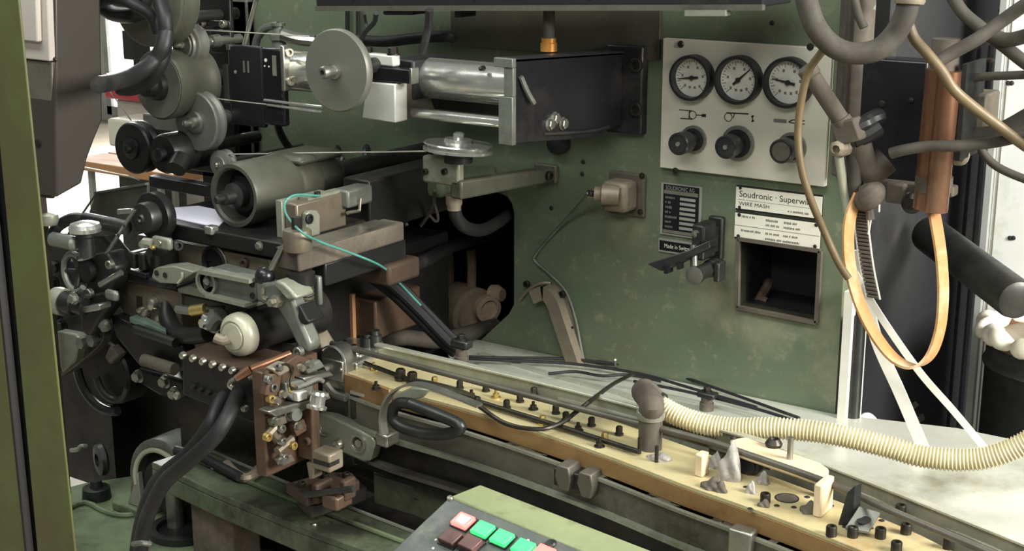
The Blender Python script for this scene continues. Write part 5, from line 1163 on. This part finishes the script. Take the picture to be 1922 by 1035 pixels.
# ================================================================== left mechanism
root = thing('grey_roller', 'grey roller with dark flange at the end of the cross shaft', 'roller', Q(265,445,-.53))
c = Q(266,411,-.55); r = 30*mpp(c)
part('roller', M().lathe(c, (0,1,0), [(.1*r,-.001),(.2*r,-.004),(.3*r,-.001),(.94*r,0),(r,.004),(r,.026)], 34), 'dark_steel', root)
part('flange', M().lathe(c+V((0,.02,0)), (0,1,0), [(1.5*r,0),(1.55*r,.004),(1.55*r,.014),(1.45*r,.018)], 40), 'oily_black', root)
part('mount', M().box(c.x-.03, c.x+.01, c.y+.034, c.y+.06, Q(266,500,-.5).z, c.z), 'oily_black', root)
part('cross_shaft', M().cyl(Q(160,412,-.56), Q(238,428,-.555), .0115, n=20), 'dark_steel', root)
root = thing('sheet_guard', 'dark green tilted sheet guard with pale edges above the cross shaft', 'guard', Q(200,440,-.5))
part('sheet', M().prism([Q(*p, -.47) for p in ((180,362),(276,346),(276,372),(256,400),(222,440),(150,446))], (0,.006,0)), 'teal_plate' if False else 'olive_cast', root, .001)
part('pale_edge', M().beam(Q(182,362,-.475), Q(128,440,-.5), V((.003,0,.003)), V((0,.003,0))), 'steel', root)
part('top_edge', M().beam(Q(180,362,-.474), Q(276,345,-.474), V((0,0,.0018)), V((0,.004,0))), 'grey_cast', root)
root = thing('link_bar', 'pale flat link bar with small holes slanting across the shaft', 'bar', Q(225,475,-.57))
part('bar', M().beam(Q(250,398,-.575), Q(202,474,-.585), V((.0065,0,.0042)), V((0,.003,0))), 'steel', root, .001)
part('bar', M().beam(Q(222,398,-.573), Q(250,396,-.573), V((0,0,.004)), V((0,.003,0))), 'steel', root, .001)
for px, py in ((223,442),(234,424)): part('hole', M().lathe(Q(px,py,-.588), (0,-1,0), [(.0025,0),(.0025,.0015)], 10), 'ink', root)
root = thing('mushroom_knob', 'shiny steel mushroom knob on a short stem', 'knob', Q(165,475,-.6))
c = Q(163,470,-.6); u = mpp(c)
part('stem', M().lathe(c-V((0,0,.01)), (0,0,1), [(.012,0),(.012,.03),(.014,.032),(.014,.04)], 18), 'dark_steel', root)
part('head', M().lathe(c+V((0,0,.026)), (0,0,1), [(.012,0),(.024,.004),(.025,.010),(.022,.016),(.012,.019),(0,.02)], 30), 'bright_steel', root)
root = thing('grip_bar', 'grey round grip bar beside the mushroom knob', 'handle', Q(130,465,-.6))
part('bar', M().lathe(Q(100,449,-.61), Q(158,462,-.61)-Q(100,449,-.61), [(.008,-.004),(.0115,0),(.0115,.05),(.008,.054)], 20), 'grey_cast', root)
part('yoke', M().tube([Q(96,445,-.6), Q(110,424,-.58), Q(138,410,-.57), Q(160,412,-.56)], .009, 10), 'dark_steel', root)
part('end_knob', M().lathe(Q(92,408,-.6), (0,0,1), [(.012,-.012),(.015,-.004),(.014,.004),(.0,.008)], 18), 'pale_clamp', root)
blk = thing('tool_block', 'dark steel tool block with bolts below the mushroom knob', 'block', Q(200,600,-.58))
part('body', M().prism([Q(*p, -.58) for p in ((160,482),(200,474),(216,505),(206,550),(190,570),(182,600),(160,596))], (0,.035,0)), 'dark_steel', blk, .004)
part('lower_body', M().prism([Q(*p, -.59) for p in ((150,560),(192,548),(206,556),(202,580),(186,600),(168,634),(152,620))], (0,.03,0)), 'oily_black', blk, .004)
for px, py, rr in ((210,496,.007),(171,550,.008)): bolt(blk, Q(px,py,-.59), (0,-1,0), rr, .008, 'steel', 'socket')
m = M(); m.cb(195,216,226,548,568,-.6); part('side_jaw', m, 'grey_cast', blk, .005)
part('bright_step', M().beam(Q(163,580,-.605), Q(198,574,-.6), V((0,0,.005)), V((0,.012,0))), 'steel', blk, .002)
part('top_glint', M().beam(Q(144,486,-.585), Q(166,484,-.585), V((0,0,.003)), V((0,.012,0))), 'bright_steel', blk, .001)
part('strut', M().cyl(Q(188,535,-.59), Q(228,512,-.58), .005, n=12), 'steel', blk)
part('teeth', M().box(Q(240,490,-.55).x, Q(252,490,-.55).x, -.55, -.51, Q(246,505,-.55).z, Q(246,474,-.55).z).box(Q(258,492,-.55).x, Q(270,492,-.55).x, -.55, -.51, Q(264,508,-.55).z, Q(264,476,-.55).z), 'dark_steel', blk, .003)
part('long_edge', M().beam(Q(240,500,-.53), Q(292,514,-.53), V((0,0,.004)), V((0,.02,0))), 'dark_steel', blk, .001)
root = thing('hand_wheel', 'thin curved rim of a dark hand wheel beside the tool block', 'wheel', Q(130,545,-.6))
c = Q(140,512,-.6); u = mpp(c)
part('rim', M().tube([c+V((30*u*math.cos(R(t)),0,36*u*math.sin(R(t)))) for t in range(60,320,15)], .005, 8, 2), 'grey_cast', root)
part('hub', M().lathe(c+V((.01,.02,0)), (0,-1,0), [(.018,0),(.018,.012),(.01,.014)], 20), 'oily_black', root)
for t in (90,180,270): part('spoke', M().cyl(c+V((.0,.01,0)), c+V((29*u*math.cos(R(t)),0,34*u*math.sin(R(t)))), .004, n=8), 'oily_black', root)
root = thing('cylinder_cap', 'pale green cylinder end with dark band beside the green post', 'cylinder', Q(110,590,-.62))
part('cap', M().lathe(Q(98,562,-.62), (1,.15,-.08), [(.012,0),(.02,.004),(.022,.012),(.022,.026)], 24), 'pale_clamp', root)
part('band', M().lathe(Q(122,567,-.618), (1,.15,-.08), [(.018,0),(.018,.018),(.014,.02),(.014,.04)], 24), 'oily_black', root)
bolt(root, Q(140,560,-.63), (0,-1,0), .008, .008, 'steel', 'hex')
root = thing('rear_machinery', 'dark oily machine body behind the hand wheel', 'machine', Q(150,700,-.45))
part('body', M().prism([Q(*p, -.46) for p in ((60,440),(190,440),(240,500),(290,560),(300,700),(280,720),(130,700),(60,720))], (0,.03,0)), 'dark_steel', root, .006)
part('stand', M().box(Q(120,600,-.3).x, Q(220,600,-.3).x, -.33, -.28, .5, Q(150,690,-.4).z), 'oily_black', root)
for k, (px, py, rr) in enumerate(((108,500,.01),(104,530,.009),(112,590,.008),(120,610,.008),(160,640,.009),(182,634,.008))): bolt(root, Q(px,py,-.47), (0,-1,0), rr, .012, 'dark_steel', 'hex')
solo('bracket_plate', M().prism([Q(*p, -.54) for p in ((106,622),(140,628),(150,636),(140,680),(116,700),(104,660))], (0,.02,0)), 'pale_clamp', 'pale green plate hanging beside the green post below the tool block', 'plate', bevel=.003)
solo('drive_belt', M().strip([Q(*p, -.56) for p in ((122,704),(150,684),(186,654),(200,636),(200,622),(190,610),(172,612))], .016, .003, (0,1,0)), 'dusty_hose', 'worn drive belt slanting below the tool block', 'belt')
solo('cast_knuckle', M().tube([Q(172,616,-.57), Q(180,606,-.575), Q(194,606,-.575), Q(200,616,-.57)], .01, 10), 'grey_cast', 'grey cast knuckle at the end of the tool block', 'casting')
for i, (px, py) in enumerate(((160,642),(180,638))): solo('knuckle_nut', M().lathe(Q(px,py,-.565), (0,-1,0), [(.010,0),(.010,.012),(.006,.014)], 6), 'grey_cast', 'grey nut behind the worn drive belt', 'nut', 'nuts behind the drive belt')
solo('black_block', M().prism([Q(*p, -.56) for p in ((204,592),(250,612),(256,622),(340,648),(345,700),(262,690),(214,630))], (0,.03,0)), 'oily_black', 'black oily guide block under the mid plate', 'block', bevel=.005)
solo('shaft_stub', M().cyl(Q(256,618,-.575), Q(330,644,-.575), .008, n=14), 'dark_steel', 'dark shaft lying along the black guide block', 'shaft')
solo('shaft_stub', M().cyl(Q(270,676,-.575), Q(328,694,-.575), .010, n=14), 'dusty_iron', 'dusty round bar below the black guide block', 'bar')
# gear guard at the lower left
root = thing('gear_guard', 'dark curved gear guard under the drive belt', 'guard', Q(200,780,-.5))
c = Q(196,700,-.5); u = mpp(c)
part('shell', M().tube([c+V((78*u*math.cos(R(t)),0,76*u*math.sin(R(t)))) for t in range(185,300,12)], .008, 8, 2), 'dark_steel', root)
part('disc', M().lathe(c, (0,1,0), [(0,0),(62*u,0),(66*u,.004),(66*u,.05),(0,.05)], 40), 'oily_black', root)
part('inner_ring', M().tube([c+V((.03+44*u*math.cos(R(t)),-.01,44*u*math.sin(R(t)))) for t in range(190,350,12)], .006, 8, 2), 'dark_steel', root)
part('crank', M().prism([Q(*p, -.52) for p in ((205,650),(222,668),(206,686),(196,672)) ], (0,.02,0)), 'dusty_iron', root, .003)
for px, py in ((262,706),(330,738),(312,716)): bolt(root, Q(px,py,-.52), (0,-1,0), .009, .012, 'steel', 'hex')
part('arm', M().prism([Q(*p, -.5) for p in ((255,690),(345,715),(350,750),(300,745),(262,722))], (0,.05,0)), 'oily_black', root, .006)

# ================================================================== manifold block with rows of screws
man = thing('manifold_block', 'brown manifold block with rows of small screws along its face', 'block', Q(410,770,-.62))
m = M(); e = m.cb(342,486,500,700,800,-.62)
zt = [Q(342,664,-.62), Q(488,702,-.62), Q(488,800,-.62), Q(342,742,-.62)]
part('block', M().prism(zt, (0,.09,0)), 'oily_black', man, .003)
part('top_face', M().prism([zt[0], zt[1], zt[1]+V((0,.08,.004)), zt[0]+V((0,.08,.004))], (0,0,-.004)), 'rust', man)
for k in range(8): bolt(man, Q(346+18.5*k, 667+5.6*k, -.62), (0,-1,0), .0062, .008, 'screw_bright', 'dome')
for k in range(6): bolt(man, Q(366+14*k, 726+5.5*k, -.62), (0,-1,0), .0042, .007, 'screw_dark', 'dome')
for px, py in ((452,740),(462,766),(335,742)): bolt(man, Q(px,py,-.62), (0,-1,0), .006, .008, 'screw_bright', 'dome')
part('foot', M().box(zt[0].x+.01, zt[1].x-.06, -.54, -.46, zt[3].z-.02, zt[3].z+.05), 'oily_black', man)
# copper tube nozzle
root = thing('copper_nozzle', 'thin copper tube with a bright curled tip above the manifold block', 'nozzle', Q(450,720,-.66))
a, b = Q(545,664,-.6), Q(470,694,-.655)
part('tube', M().cyl(a, b, .005, n=14), 'copper', root)
part('nut', M().cyl(b, Q(442,712,-.67), .0075, .005, n=10), 'copper', root)
part('tip', M().tube([Q(442,712,-.67), Q(434,716,-.672), Q(431,724,-.672), Q(438,730,-.672)], .0035, 8), 'screw_bright', root)

# ================================================================== copper tool slab
Ys = -.66
slab = thing('copper_slab', 'upright brown copper slab carrying clamps at the end of the conveyor', 'slab', Q(500,895,Ys))
m = M(); e = m.cb(476,492,598,700,895,Ys); part('slab', m, 'brown_copper', slab, .003)
xs = e[1]; TS = e
part('upper_cheek', M().prism([QX(*p, xs) for p in ((492,700),(546,664),(576,672),(584,690),(560,760),(496,770))], (.012,0,0)), 'brown_copper', slab, .002)
def onslab(name, pts, th, mt, bev=.002): return part(name, M().prism([QX(*p, xs+.012) for p in pts], (th,0,0)), mt, slab, bev)
onslab('clamp_jaw', ((486,740),(496,700),(518,696),(512,742)), .012, 'brown_copper')
onslab('clamp_jaw', ((522,716),(552,710),(574,716),(574,748),(540,752),(524,738)), .014, 'grey_cast')
onslab('clamp_arm', ((482,768),(498,762),(556,748),(600,738),(602,744),(560,760),(520,772),(500,778)), .02, 'steel', .002)
onslab('clamp_bar', ((552,706),(604,694),(612,702),(560,716)), .016, 'steel', .002)
onslab('clamp_bar', ((558,686),(588,672),(598,686),(566,700)), .014, 'grey_cast', .003)
for (a_, b_) in (((498,822),(522,796)),((520,848),(548,824)),((510,808),(530,834))):
    part('clamp_link', M().tube([QX(*a_, xs+.016), QX(*b_, xs+.016)], .006, 8, 1), 'pink_steel', slab)
for px, py in ((500,712),(508,726),(540,728),(498,820),(524,804),(546,836),(526,828),(530,858),(545,768),(504,748),(586,752)): bolt(slab, QX(px,py,xs+.02), (1,0,0), .006, .008, 'steel' if px % 3 else 'brass', 'socket')
part('coupling', M().lathe(QX(540,772,xs+.014), (1,-.2,0), [(.012,0),(.012,.01),(.009,.011),(.009,.022)], 16), 'grey_cast', slab)
part('wire_loop', M().tube([QX(*p, xs+.03) for p in ((520,688),(540,684),(548,700),(544,724),(560,730),(600,716))], .0016, 6), 'screw_dark', slab)
onslab('clamp_jaw', ((494,690),(520,676),(534,690),(510,704)), .016, 'beige_cast', .003)
onslab('clamp_jaw', ((500,786),(526,778),(528,792),(504,800)), .012, 'pink_steel', .002)
onslab('clamp_jaw', ((540,796),(562,784),(568,806),(548,818)), .010, 'brown_copper', .002)
onslab('clamp_foot', ((512,862),(536,850),(544,862),(520,874)), .012, 'pink_steel', .002)
onslab('clamp_plate', ((536,732),(556,728),(556,744),(538,750)), .022, 'white_steel', .002)
for k, (px, py) in enumerate(((520,690),(528,740),(514,790),(556,800),(526,866),(562,690),(578,684),(516,752))): bolt(slab, QX(px,py,xs+.026), (1,0,0), .0048, .009, 'screw_bright' if k % 2 else 'steel', 'hex')
part('spring_pin', M().cyl(QX(548,776,xs+.02), QX(574,760,xs+.02), .0055, n=12), 'bright_steel', slab)
part('hook', M().tube([QX(*p, xs+.03) for p in ((556,728),(574,722),(596,712),(606,716))], .0035, 8), 'bright_steel', slab)
slab2 = thing('copper_bracket', 'second brown copper bracket with a gripper cube beside the slab', 'bracket', Q(590,880,-.52))
m = M(); e = m.cb(556,584,640,745,866,-.6); part('upright', M().box(e[0],e[1],-.6,-.588,e[4],e[5]), 'brown_copper', slab2, .003)
xb = e[1]
part('gripper', M().box(xb-.005, xb+.03, -.6, -.57, Q(605,886,-.6).z, Q(605,852,-.6).z), 'beige_cast', slab2, .003)
part('gripper_slot', M().box(xb+.0, xb+.0305, -.601, -.58, Q(605,874,-.6).z, Q(605,866,-.6).z), 'ink', slab2)
part('gripper_leg', M().prism([Q(*p, -.6) for p in ((574,868),(590,872),(588,900),(580,902))], (0,.02,0)), 'beige_cast', slab2, .002)
part('roller', M().lathe(Q(596,752,-.61), (0,.3,1), [(.0,-.012),(.014,-.012),(.015,-.008),(.011,-.006),(.011,.006),(.015,.008),(.014,.012),(0,.012)], 24), 'bright_steel', slab2)
for px, py in ((570,800),(578,828)): bolt(slab2, Q(px,py,-.6), (0,-1,0), .006, .006, 'rust', 'socket')
root = thing('slide_carriage', 'rusty slide carriage lying in the dark channel below the copper slab', 'carriage', Q(600,950,-.52))
zc2 = Q(600,912,-.56).z
part('body', M().prism([QZ(*p, zc2) for p in ((536,908),(575,934),(676,903),(660,886),(610,886))], (0,0,-.016)), 'rust', root, .003)
part('lower_shoe', M().prism([QZ(*p, zc2-.018) for p in ((556,926),(585,950),(690,915),(672,900))], (0,0,-.022)), 'oily_black', root, .003)
part('block', M().box(Q(602,938,-.6).x, Q(632,938,-.6).x, -.6, -.565, Q(616,958,-.6).z, Q(616,932,-.6).z), 'brown_copper', root, .004)
part('ear', M().box(Q(588,925,-.59).x, Q(600,925,-.59).x, -.595, -.56, Q(594,945,-.59).z, Q(594,908,-.59).z), 'rust', root, .003)
part('ear', M().box(Q(640,920,-.58).x, Q(652,920,-.58).x, -.585, -.56, Q(646,940,-.58).z, Q(646,902,-.58).z), 'rust', root, .003)
part('tie_bar', M().cyl(Q(574,930,-.6), Q(664,918,-.59), .005, n=12), 'dark_steel', root)
for px, py in ((566,914),(610,898),(650,896),(600,920)): bolt(root, QZ(px,py,zc2), (0,0,1), .006, .007, 'screw_dark', 'socket')

# ================================================================== inside the opening and under the bed
solo('rusty_box', (lambda m: (m.cb(596,704,790,566,640,-.28), m)[1])(M()), 'brown_copper', 'rusty boxy guard under the bed beside the crank arm', 'box', bevel=.004)
for i, px in enumerate((640,656)): solo('drip_streak_bar', M().box(Q(px,590,-.285).x, Q(px+8,590,-.285).x, -.288, -.28, Q(px,636,-.285).z, Q(px,552,-.285).z), 'timber', ('wider','narrower')[i]+' ochre strip on the rusty guard under the bed', 'strip')
solo('frayed_brush', M().tube([Q(590,606,-.4), Q(600,626,-.4), Q(606,650,-.4)], .012, 10, 3, rad=lambda t: .006+.014*t), 'beige_cast', 'frayed bristle brush beside the crank arm foot', 'brush')
root = thing('pump_motor', 'dusty pump motor with two pipes inside the dark opening', 'motor', Q(880,640,.12))
c = Q(850,576,.16)
part('body', M().lathe(c, (1,-.3,0), [(.05,0),(.052,.005),(.052,.07),(.045,.075),(.045,.085)], 28), 'pump_dust', root)
part('end_flange', M().lathe(Q(912,578,.12), (1,-.5,-.05), [(.026,0),(.026,.012),(.018,.014),(.017,.008),(0,.008)], 24), 'pump_dust', root)
part('big_flange', M().prism([Q(*p, .12) for p in ((782,528),(800,506),(822,524),(834,560),(834,620),(806,624),(786,600))], (0,.03,0)), 'pump_dust', root, .004)
for px in (842,884): part('riser_pipe', M().tube([Q(px,470,.14), Q(px+2,500,.14), Q(px+1,540,.15)], .009, 10, 3), 'pump_dust', root)
part('side_lug', M().lathe(Q(932,552,.14), (1,0,0), [(.016,-.012),(.018,0),(.012,.014)], 16), 'pump_dust', root)
part('base', M().box(Q(790,640,.1).x, Q(930,640,.1).x, .08, .22, .54, Q(850,625,.12).z), 'oily_black', root, .005)
solo('rubber_tube', M().tube([Q(758,504,-.3), Q(800,488,-.15), Q(850,462,.0), Q(930,440,.12), Q(980,432,.2)], .011, 10), 'rubber', 'black rubber tube running back into the dark opening', 'tube')
solo('grey_pipe', M().tube([Q(716,640,-.2), Q(760,634,-.18), Q(820,640,-.12), Q(870,628,-.04), Q(930,612,.06)], .014, 12), 'dusty_hose', 'grey bent pipe behind the conveyor head', 'pipe')
# cable bundle from the block down to the worktop
CB = [((690,508),(740,540),(790,588),(840,640),(866,660)), ((686,516),(736,554),(784,600),(830,646),(852,664)), ((700,504),(756,540),(800,584),(850,634),(880,650)), ((720,512),(760,560),(806,612),(838,656),(846,676))]
for i, ps in enumerate(CB): solo('power_cable', M().tube([Q(px,py,-.30+.02*k+.008*i) for k,(px,py) in enumerate(ps)], (.0085,.007,.007,.0025)[i], 10), 'rubber' if i < 3 else 'wire', ('thickest black power cable slanting down to the worktop','black power cable below the thickest one','black power cable above the thickest one','thin pale wire along the black power cables')[i], 'cable')
solo('teal_cable', M().tube([Q(600,368,-.42), Q(560,366,-.47), Q(542,372,-.49), Q(534,386,-.5), Q(540,408,-.52), QX(566,436,XP+.022), QX(600,454,XP+.022), QX(660,476,XP+.022), QX(700,492,XP+.02), Q(724,506,-.36), Q(748,530,-.31), Q(790,574,-.285)], .0018, 8), 'teal_wire', 'thin teal cable curling around the clamp block', 'cable')
m = M(); m.cb(640,730,790,500,540,-.36); solo('cable_tray', m, 'rust', 'dusty tray under the bed plate beside the power cables', 'tray', bevel=.006)
solo('thin_stay', M().cyl(Q(733,366,-.2), Q(764,424,-.2), .003, n=8), 'grey_cast', 'thin slanting steel stay behind the clamp block', 'rod')

# ================================================================== lower frame
# green base casting
zb = .56
root = thing('machine_bedplate', 'green painted base plate of the machine with pedestal and holes', 'base', QZ(250,980,zb)-V((0,0,.1)))
part('plate', M().prism([QZ(*p, zb) for p in ((60,930),(160,905),(330,880),(520,900),(560,1100),(60,1100))], (0,0,-.06)), 'green_base', root, .006)
part('plate_edge', M().tube([QZ(*p, zb+.004) for p in ((120,958),(160,944),(200,962),(240,968),(290,955))], .005, 8, 3), 'green_base', root)
part('ring', M().ring(QZ(345,1000,zb), (0,0,1), .058, .045, .012, 36), 'dark_steel', root)
part('hole', M().lathe(QZ(345,1000,zb), (0,0,1), [(.045,0),(.045,.003)], 32), 'oily_black', root)
part('bolt_boss', M().lathe(QZ(182,935,zb), (0,0,1), [(.026,0),(.024,.02),(.012,.022),(.01,.034)], 20), 'dark_steel', root)
part('underframe', M().box(QZ(120,1000,zb).x, QZ(300,950,zb).x, QZ(300,1000,zb).y, QZ(300,900,zb).y, 0, zb-.06), 'dark_steel', root)
root = thing('pedestal_bearing', 'green cast pedestal bearing arch on the base plate', 'bearing', QZ(240,955,zb))
Yp = QZ(225,950,zb).y; c = Q(304,912,Yp); u = mpp(c); zbb = zb+.002
m = M(); outer, inner = [], []
for t in range(60,200,10):
    dv = V((math.cos(R(t)),0,math.sin(R(t)))); outer.append(c+dv*90*u*1.0); inner.append(c+dv*70*u)
part('arch', M().prism(outer+[V((outer[-1].x-.01,Yp,zbb)), V((inner[-1].x,Yp,zbb))]+inner[::-1], (0,.07,0)), 'grey_cast', root, .004)
part('bright_lip', M().tube([p+V((0,-.002,0)) for p in inner], .0045, 8, 2), 'cream_cap', root)
part('foot', M().box(outer[-1].x-.03, inner[-1].x+.03, Yp-.02, Yp+.06, zbb-.002, zbb+.014), 'green_base', root, .003)
part('rib', M().prism([V((outer[-1].x,Yp-.01,zbb+.014)), V((outer[-1].x+.035,Yp-.01,zbb+.014)), V((outer[-1].x+.022,Yp-.002,zbb+.075))], (0,.012,0)), 'pale_clamp', root, .002)
part('shaft_drum', M().lathe(c+V((0,.0,0)), (0,1,0), [(0,0),(48*u,0),(50*u,.004),(60*u,.01),(60*u,.08),(0,.08)], 36), 'oily_black', root)
part('left_flange', M().lathe(Q(196,862,Yp+.03), (-.4,-1,0), [(.028,0),(.03,.004),(.028,.012),(.012,.014),(.012,.008),(0,.008)], 24), 'dark_steel', root)
solo('loose_clip', M().tube([Q(134,846,Yp), Q(146,844,Yp-.01), Q(152,838,Yp-.01), Q(162,838,Yp)], .004, 8), 'pale_clamp', 'small pale clip hanging beside the pedestal bearing', 'clip')
solo('dark_recess_wall', M().box(Q(100,800,-.25).x, Q(480,800,-.25).x, -.26, -.22, .5, Q(300,640,-.25).z), 'oily_black', 'dark oily casting wall behind the pedestal bearing', 'casting')
# green cross beam with lip
Yg = -.66; zg = QZ(292,860,.70).z
root = thing('green_beam', 'green painted steel beam running below the copper slab', 'beam', QZ(500,940,.7))
zt = .715
F_ = [QZ(*p, zt) for p in ((284,868),(400,922),(560,988),(720,1046),(800,1076))]
B_ = [QZ(*p, zt) for p in ((380,838),(470,878),(620,938),(780,1000),(880,1040))]
part('top_flange', M().slab(F_, B_, .012), 'green_beam', root, .002)
part('front_web', M().slab([p-V((0,0,.012)) for p in F_], [p+V((.004,.02,-.012)) for p in F_], .03), 'green_beam', root, .002)
part('raised_rib', M().tube([p.lerp(q,.55)+V((0,0,.003)) for p, q in zip(F_, B_)], .004, 8, 2), 'green_base', root)
part('edge_line', M().tube([p.lerp(q,.95)+V((0,0,.002)) for p, q in zip(F_, B_)], .003, 8, 2), 'pale_clamp', root)
a = Q(398,930,F_[1].y+.02)
part('leg', M().box(Q(358,960,F_[1].y+.02).x, Q(434,960,F_[1].y+.02).x, F_[1].y+.02, F_[1].y+.08, .562, zt-.04), 'dusty_iron', root, .003)
part('leg', M().box(F_[3].x-.05, F_[3].x+.01, F_[3].y+.02, F_[3].y+.08, 0, zt-.04), 'dusty_iron', root)
bolt(root, QZ(590,986,zt), (0,0,1), .004, .003, 'screw_bright', 'dome'); bolt(root, QZ(402,880,zt), (0,0,1), .006, .004, 'screw_bright', 'dome')
root = thing('rope_end', 'pale frayed chain end lying on the green beam', 'chain', QZ(450,890,zt))
part('links', M().tube([QZ(425,872,zt+.008), QZ(440,888,zt+.008), QZ(460,898,zt+.008), QZ(478,890,zt+.008), QZ(484,882,zt+.008)], .008, 8), 'beige_cast', root)
part('tip', M().lathe(QZ(482,886,zt+.006), (1,0,.2), [(.007,0),(.007,.008)], 10), 'screw_bright', root)
solo('flat_hose', M().tube([QZ(*p, zt+.012) for p in ((330,846),(376,858),(420,880),(450,896))], .008, 10), 'rubber', 'black hose lying along the green beam', 'hose')
# channel with dark bottom and teal strip
root = thing('drip_channel', 'dark drip channel between the green beam and the conveyor', 'channel', QZ(800,940,.6))
C_ = [QZ(*p, .70) for p in ((640,880),(760,930),(850,965),(960,1010),(1100,1075))]
part('wall', M().slab(C_, [p+V((.01,.03,0)) for p in C_], .02), 'oily_black', root, .002)
part('wall_edge', M().tube([p+V((0,0,.002)) for p in C_], .003, 8, 2), 'dark_steel', root)
part('bottom', M().prism([QZ(*p, .60) for p in ((560,940),(700,890),(1100,1060),(1000,1150),(800,1080))], (0,0,-.01)), 'oily_black', root)
root = thing('teal_strip', 'teal green enamelled strip below the conveyor rail', 'strip', QZ(820,860,.74))
A_ = [QZ(*p, .735) for p in ((700,876),(780,900),(868,940),(1000,990),(1150,1045),(1240,1075))]
B_ = [QZ(*p, .735) for p in ((740,828),(800,842),(900,886),(1040,945),(1190,1005),(1290,1045))]
part('strip', M().slab(A_, B_, .012), 'teal_plate', root, .002)
part('lower_beam', M().slab([p-V((0,0,.012)) for p in A_], [p-V((0,0,.012)) for p in B_], .05), 'green_beam', root, .002)
for k in (1,4): part('leg', M().box(A_[k].x, A_[k].x+.05, A_[k].y+.04, A_[k].y+.08, 0, .675), 'dark_steel', root)
solo('conduit_rod', M().tube([QZ(*p, .77) for p in ((742,806),(850,850),(1000,916),(1150,972),(1290,1020),(1420,1066))], .007, 10), 'oily_black', 'black conduit running below the conveyor channel', 'conduit')
# hoses, pipe stub
solo('black_hose', M().tube([Q(446,742,-.625), Q(440,756,-.665), Q(426,785,-.70), Q(400,824,-.72), Q(350,870,-.73), Q(310,905,-.73), Q(285,950,-.72), Q(268,1000,-.71), Q(262,1060,-.7)], .011, 14), 'rubber', 'thick black hose dropping from the manifold block past the bearing', 'hose')
solo('black_hose', M().tube([Q(420,744,-.625), Q(410,760,-.64), Q(392,800,-.665), Q(352,852,-.675), Q(306,890,-.675), Q(282,925,-.665), Q(262,990,-.655), Q(252,1060,-.645)], .010, 14), 'rubber', 'slimmer black hose beside the thick one at the manifold block', 'hose')
solo('hose_band', M().tube([Q(250,1022,-.735), Q(266,1020,-.745), Q(282,1022,-.735)], .004, 8), 'grey_cast', 'grey band around the black hoses near the base plate', 'band')
root = thing('pipe_stub', 'upright steel pipe stub with angled head on the base plate', 'pipe', QZ(330,985,zb))
c = QZ(330,990,zb); zt_ = Q(325,915,c.y).z
part('pipe', M().lathe(c, (0,0,1), [(.014,0),(.014,zt_-zb)], 18), 'steel', root)
part('head', M().box(c.x-.016, c.x+.02, c.y-.016, c.y+.012, zt_, zt_+.02), 'grey_cast', root, .004)

# ================================================================== operator panel
Pz = lambda px, py: QZ(px, py, .90)
c = V((0,0,0))
P_tl, P_tr = Q(843,934,-.62), Q(1075,1030,-.64)
P_tl = QZ(843,934,.87); P_tr = QZ(1110,1042,.87)
ux = (P_tr-P_tl).normalized(); dn = V((ux.y,-ux.x,0)).normalized(); vy = (dn*.92+V((0,0,-.38))).normalized(); nz = ux.cross(-vy).normalized()
if nz.z < 0: nz = -nz
Wp, Hp = (P_tr-P_tl).length+.05, .2
root = thing('operator_panel', 'grey operator panel with lit red and green push buttons', 'control panel', P_tl+ux*Wp/2+vy*Hp-V((0,0,.1)))
def PP(u, v, h=0): return P_tl + ux*u + vy*v + nz*h
part('face', M().prism([PP(0,0), PP(Wp,0), PP(Wp,Hp), PP(-.0,Hp)], nz*-.01), 'panel_grey', root, .002)
part('housing', M().prism([PP(0,0,-.01), PP(Wp,0,-.01), PP(Wp,Hp,-.01), PP(0,Hp,-.01)], (0,0,-.10)), 'panel_grey', root)
hd = -dn
part('green_top', M().prism([P_tl+V((0,0,.001)), P_tl+ux*Wp+V((0,0,.001)), P_tl+ux*Wp+hd*.055+V((0,0,.001)), P_tl+hd*.055+V((0,0,.001))], (0,0,-.09)), 'panel_top_green', root, .003, 'green painted top edge')
part('stand', M().box(P_tl.x+.1, P_tl.x+.18, P_tl.y-.12, P_tl.y-.04, 0, P_tl.z-.12), 'panel_grey', root)
# locate buttons from their places on the panel
def onp(px, py):
    d = ray(px, py); n = nz; t = (P_tl-CAM).dot(n)/d.dot(n); p = CAM+d*t; q = p-P_tl; return q.dot(ux), q.dot(vy)
def button(px, py, mt, h=.007, core=None, w=.0126):
    u, v = onp(px, py)
    b = part('push_button', M().prism([PP(u-w,v-w*.82,0), PP(u+w,v-w*.82,0), PP(u+w,v+w*.82,0), PP(u-w,v+w*.82,0)], nz*h), mt, root, .0015)
    part('button_frame', M().prism([PP(u-w*1.12,v-w*.95,0), PP(u+w*1.12,v-w*.95,0), PP(u+w*1.12,v+w*.95,0), PP(u-w*1.12,v+w*.95,0)], nz*.002), 'black_paint', b)
    if core: part('lit_legend', M().prism([PP(u-w*.62,v-w*.5,h), PP(u+w*.7,v-w*.45,h), PP(u+w*.6,v+w*.5,h), PP(u-w*.5,v+w*.4,h)], nz*.0004), core, b)
button(871,983,'lamp_red',.007,'lamp_core'); button(908,999,'lamp_green'); button(944,1015,'lamp_green'); button(984,1033,'lamp_green')
button(848,1016,'button_brown',.009); button(885,1027,'button_brown',.009); button(1022,1044,'lamp_red',.007)
for px, py in ((845,937),(1034,1022)):
    u, v = onp(px,py); bolt(root, PP(u,v,0), nz, .0045 if px < 900 else .007, .004, 'screw_bright' if px < 900 else 'dark_steel', 'dome')
for px, py in ((818,1014),(813,1030),(991,1015)):
    u, v = onp(px,py); bolt(root, PP(u,v,0), nz, .0018, .001, 'label_white', 'dome')
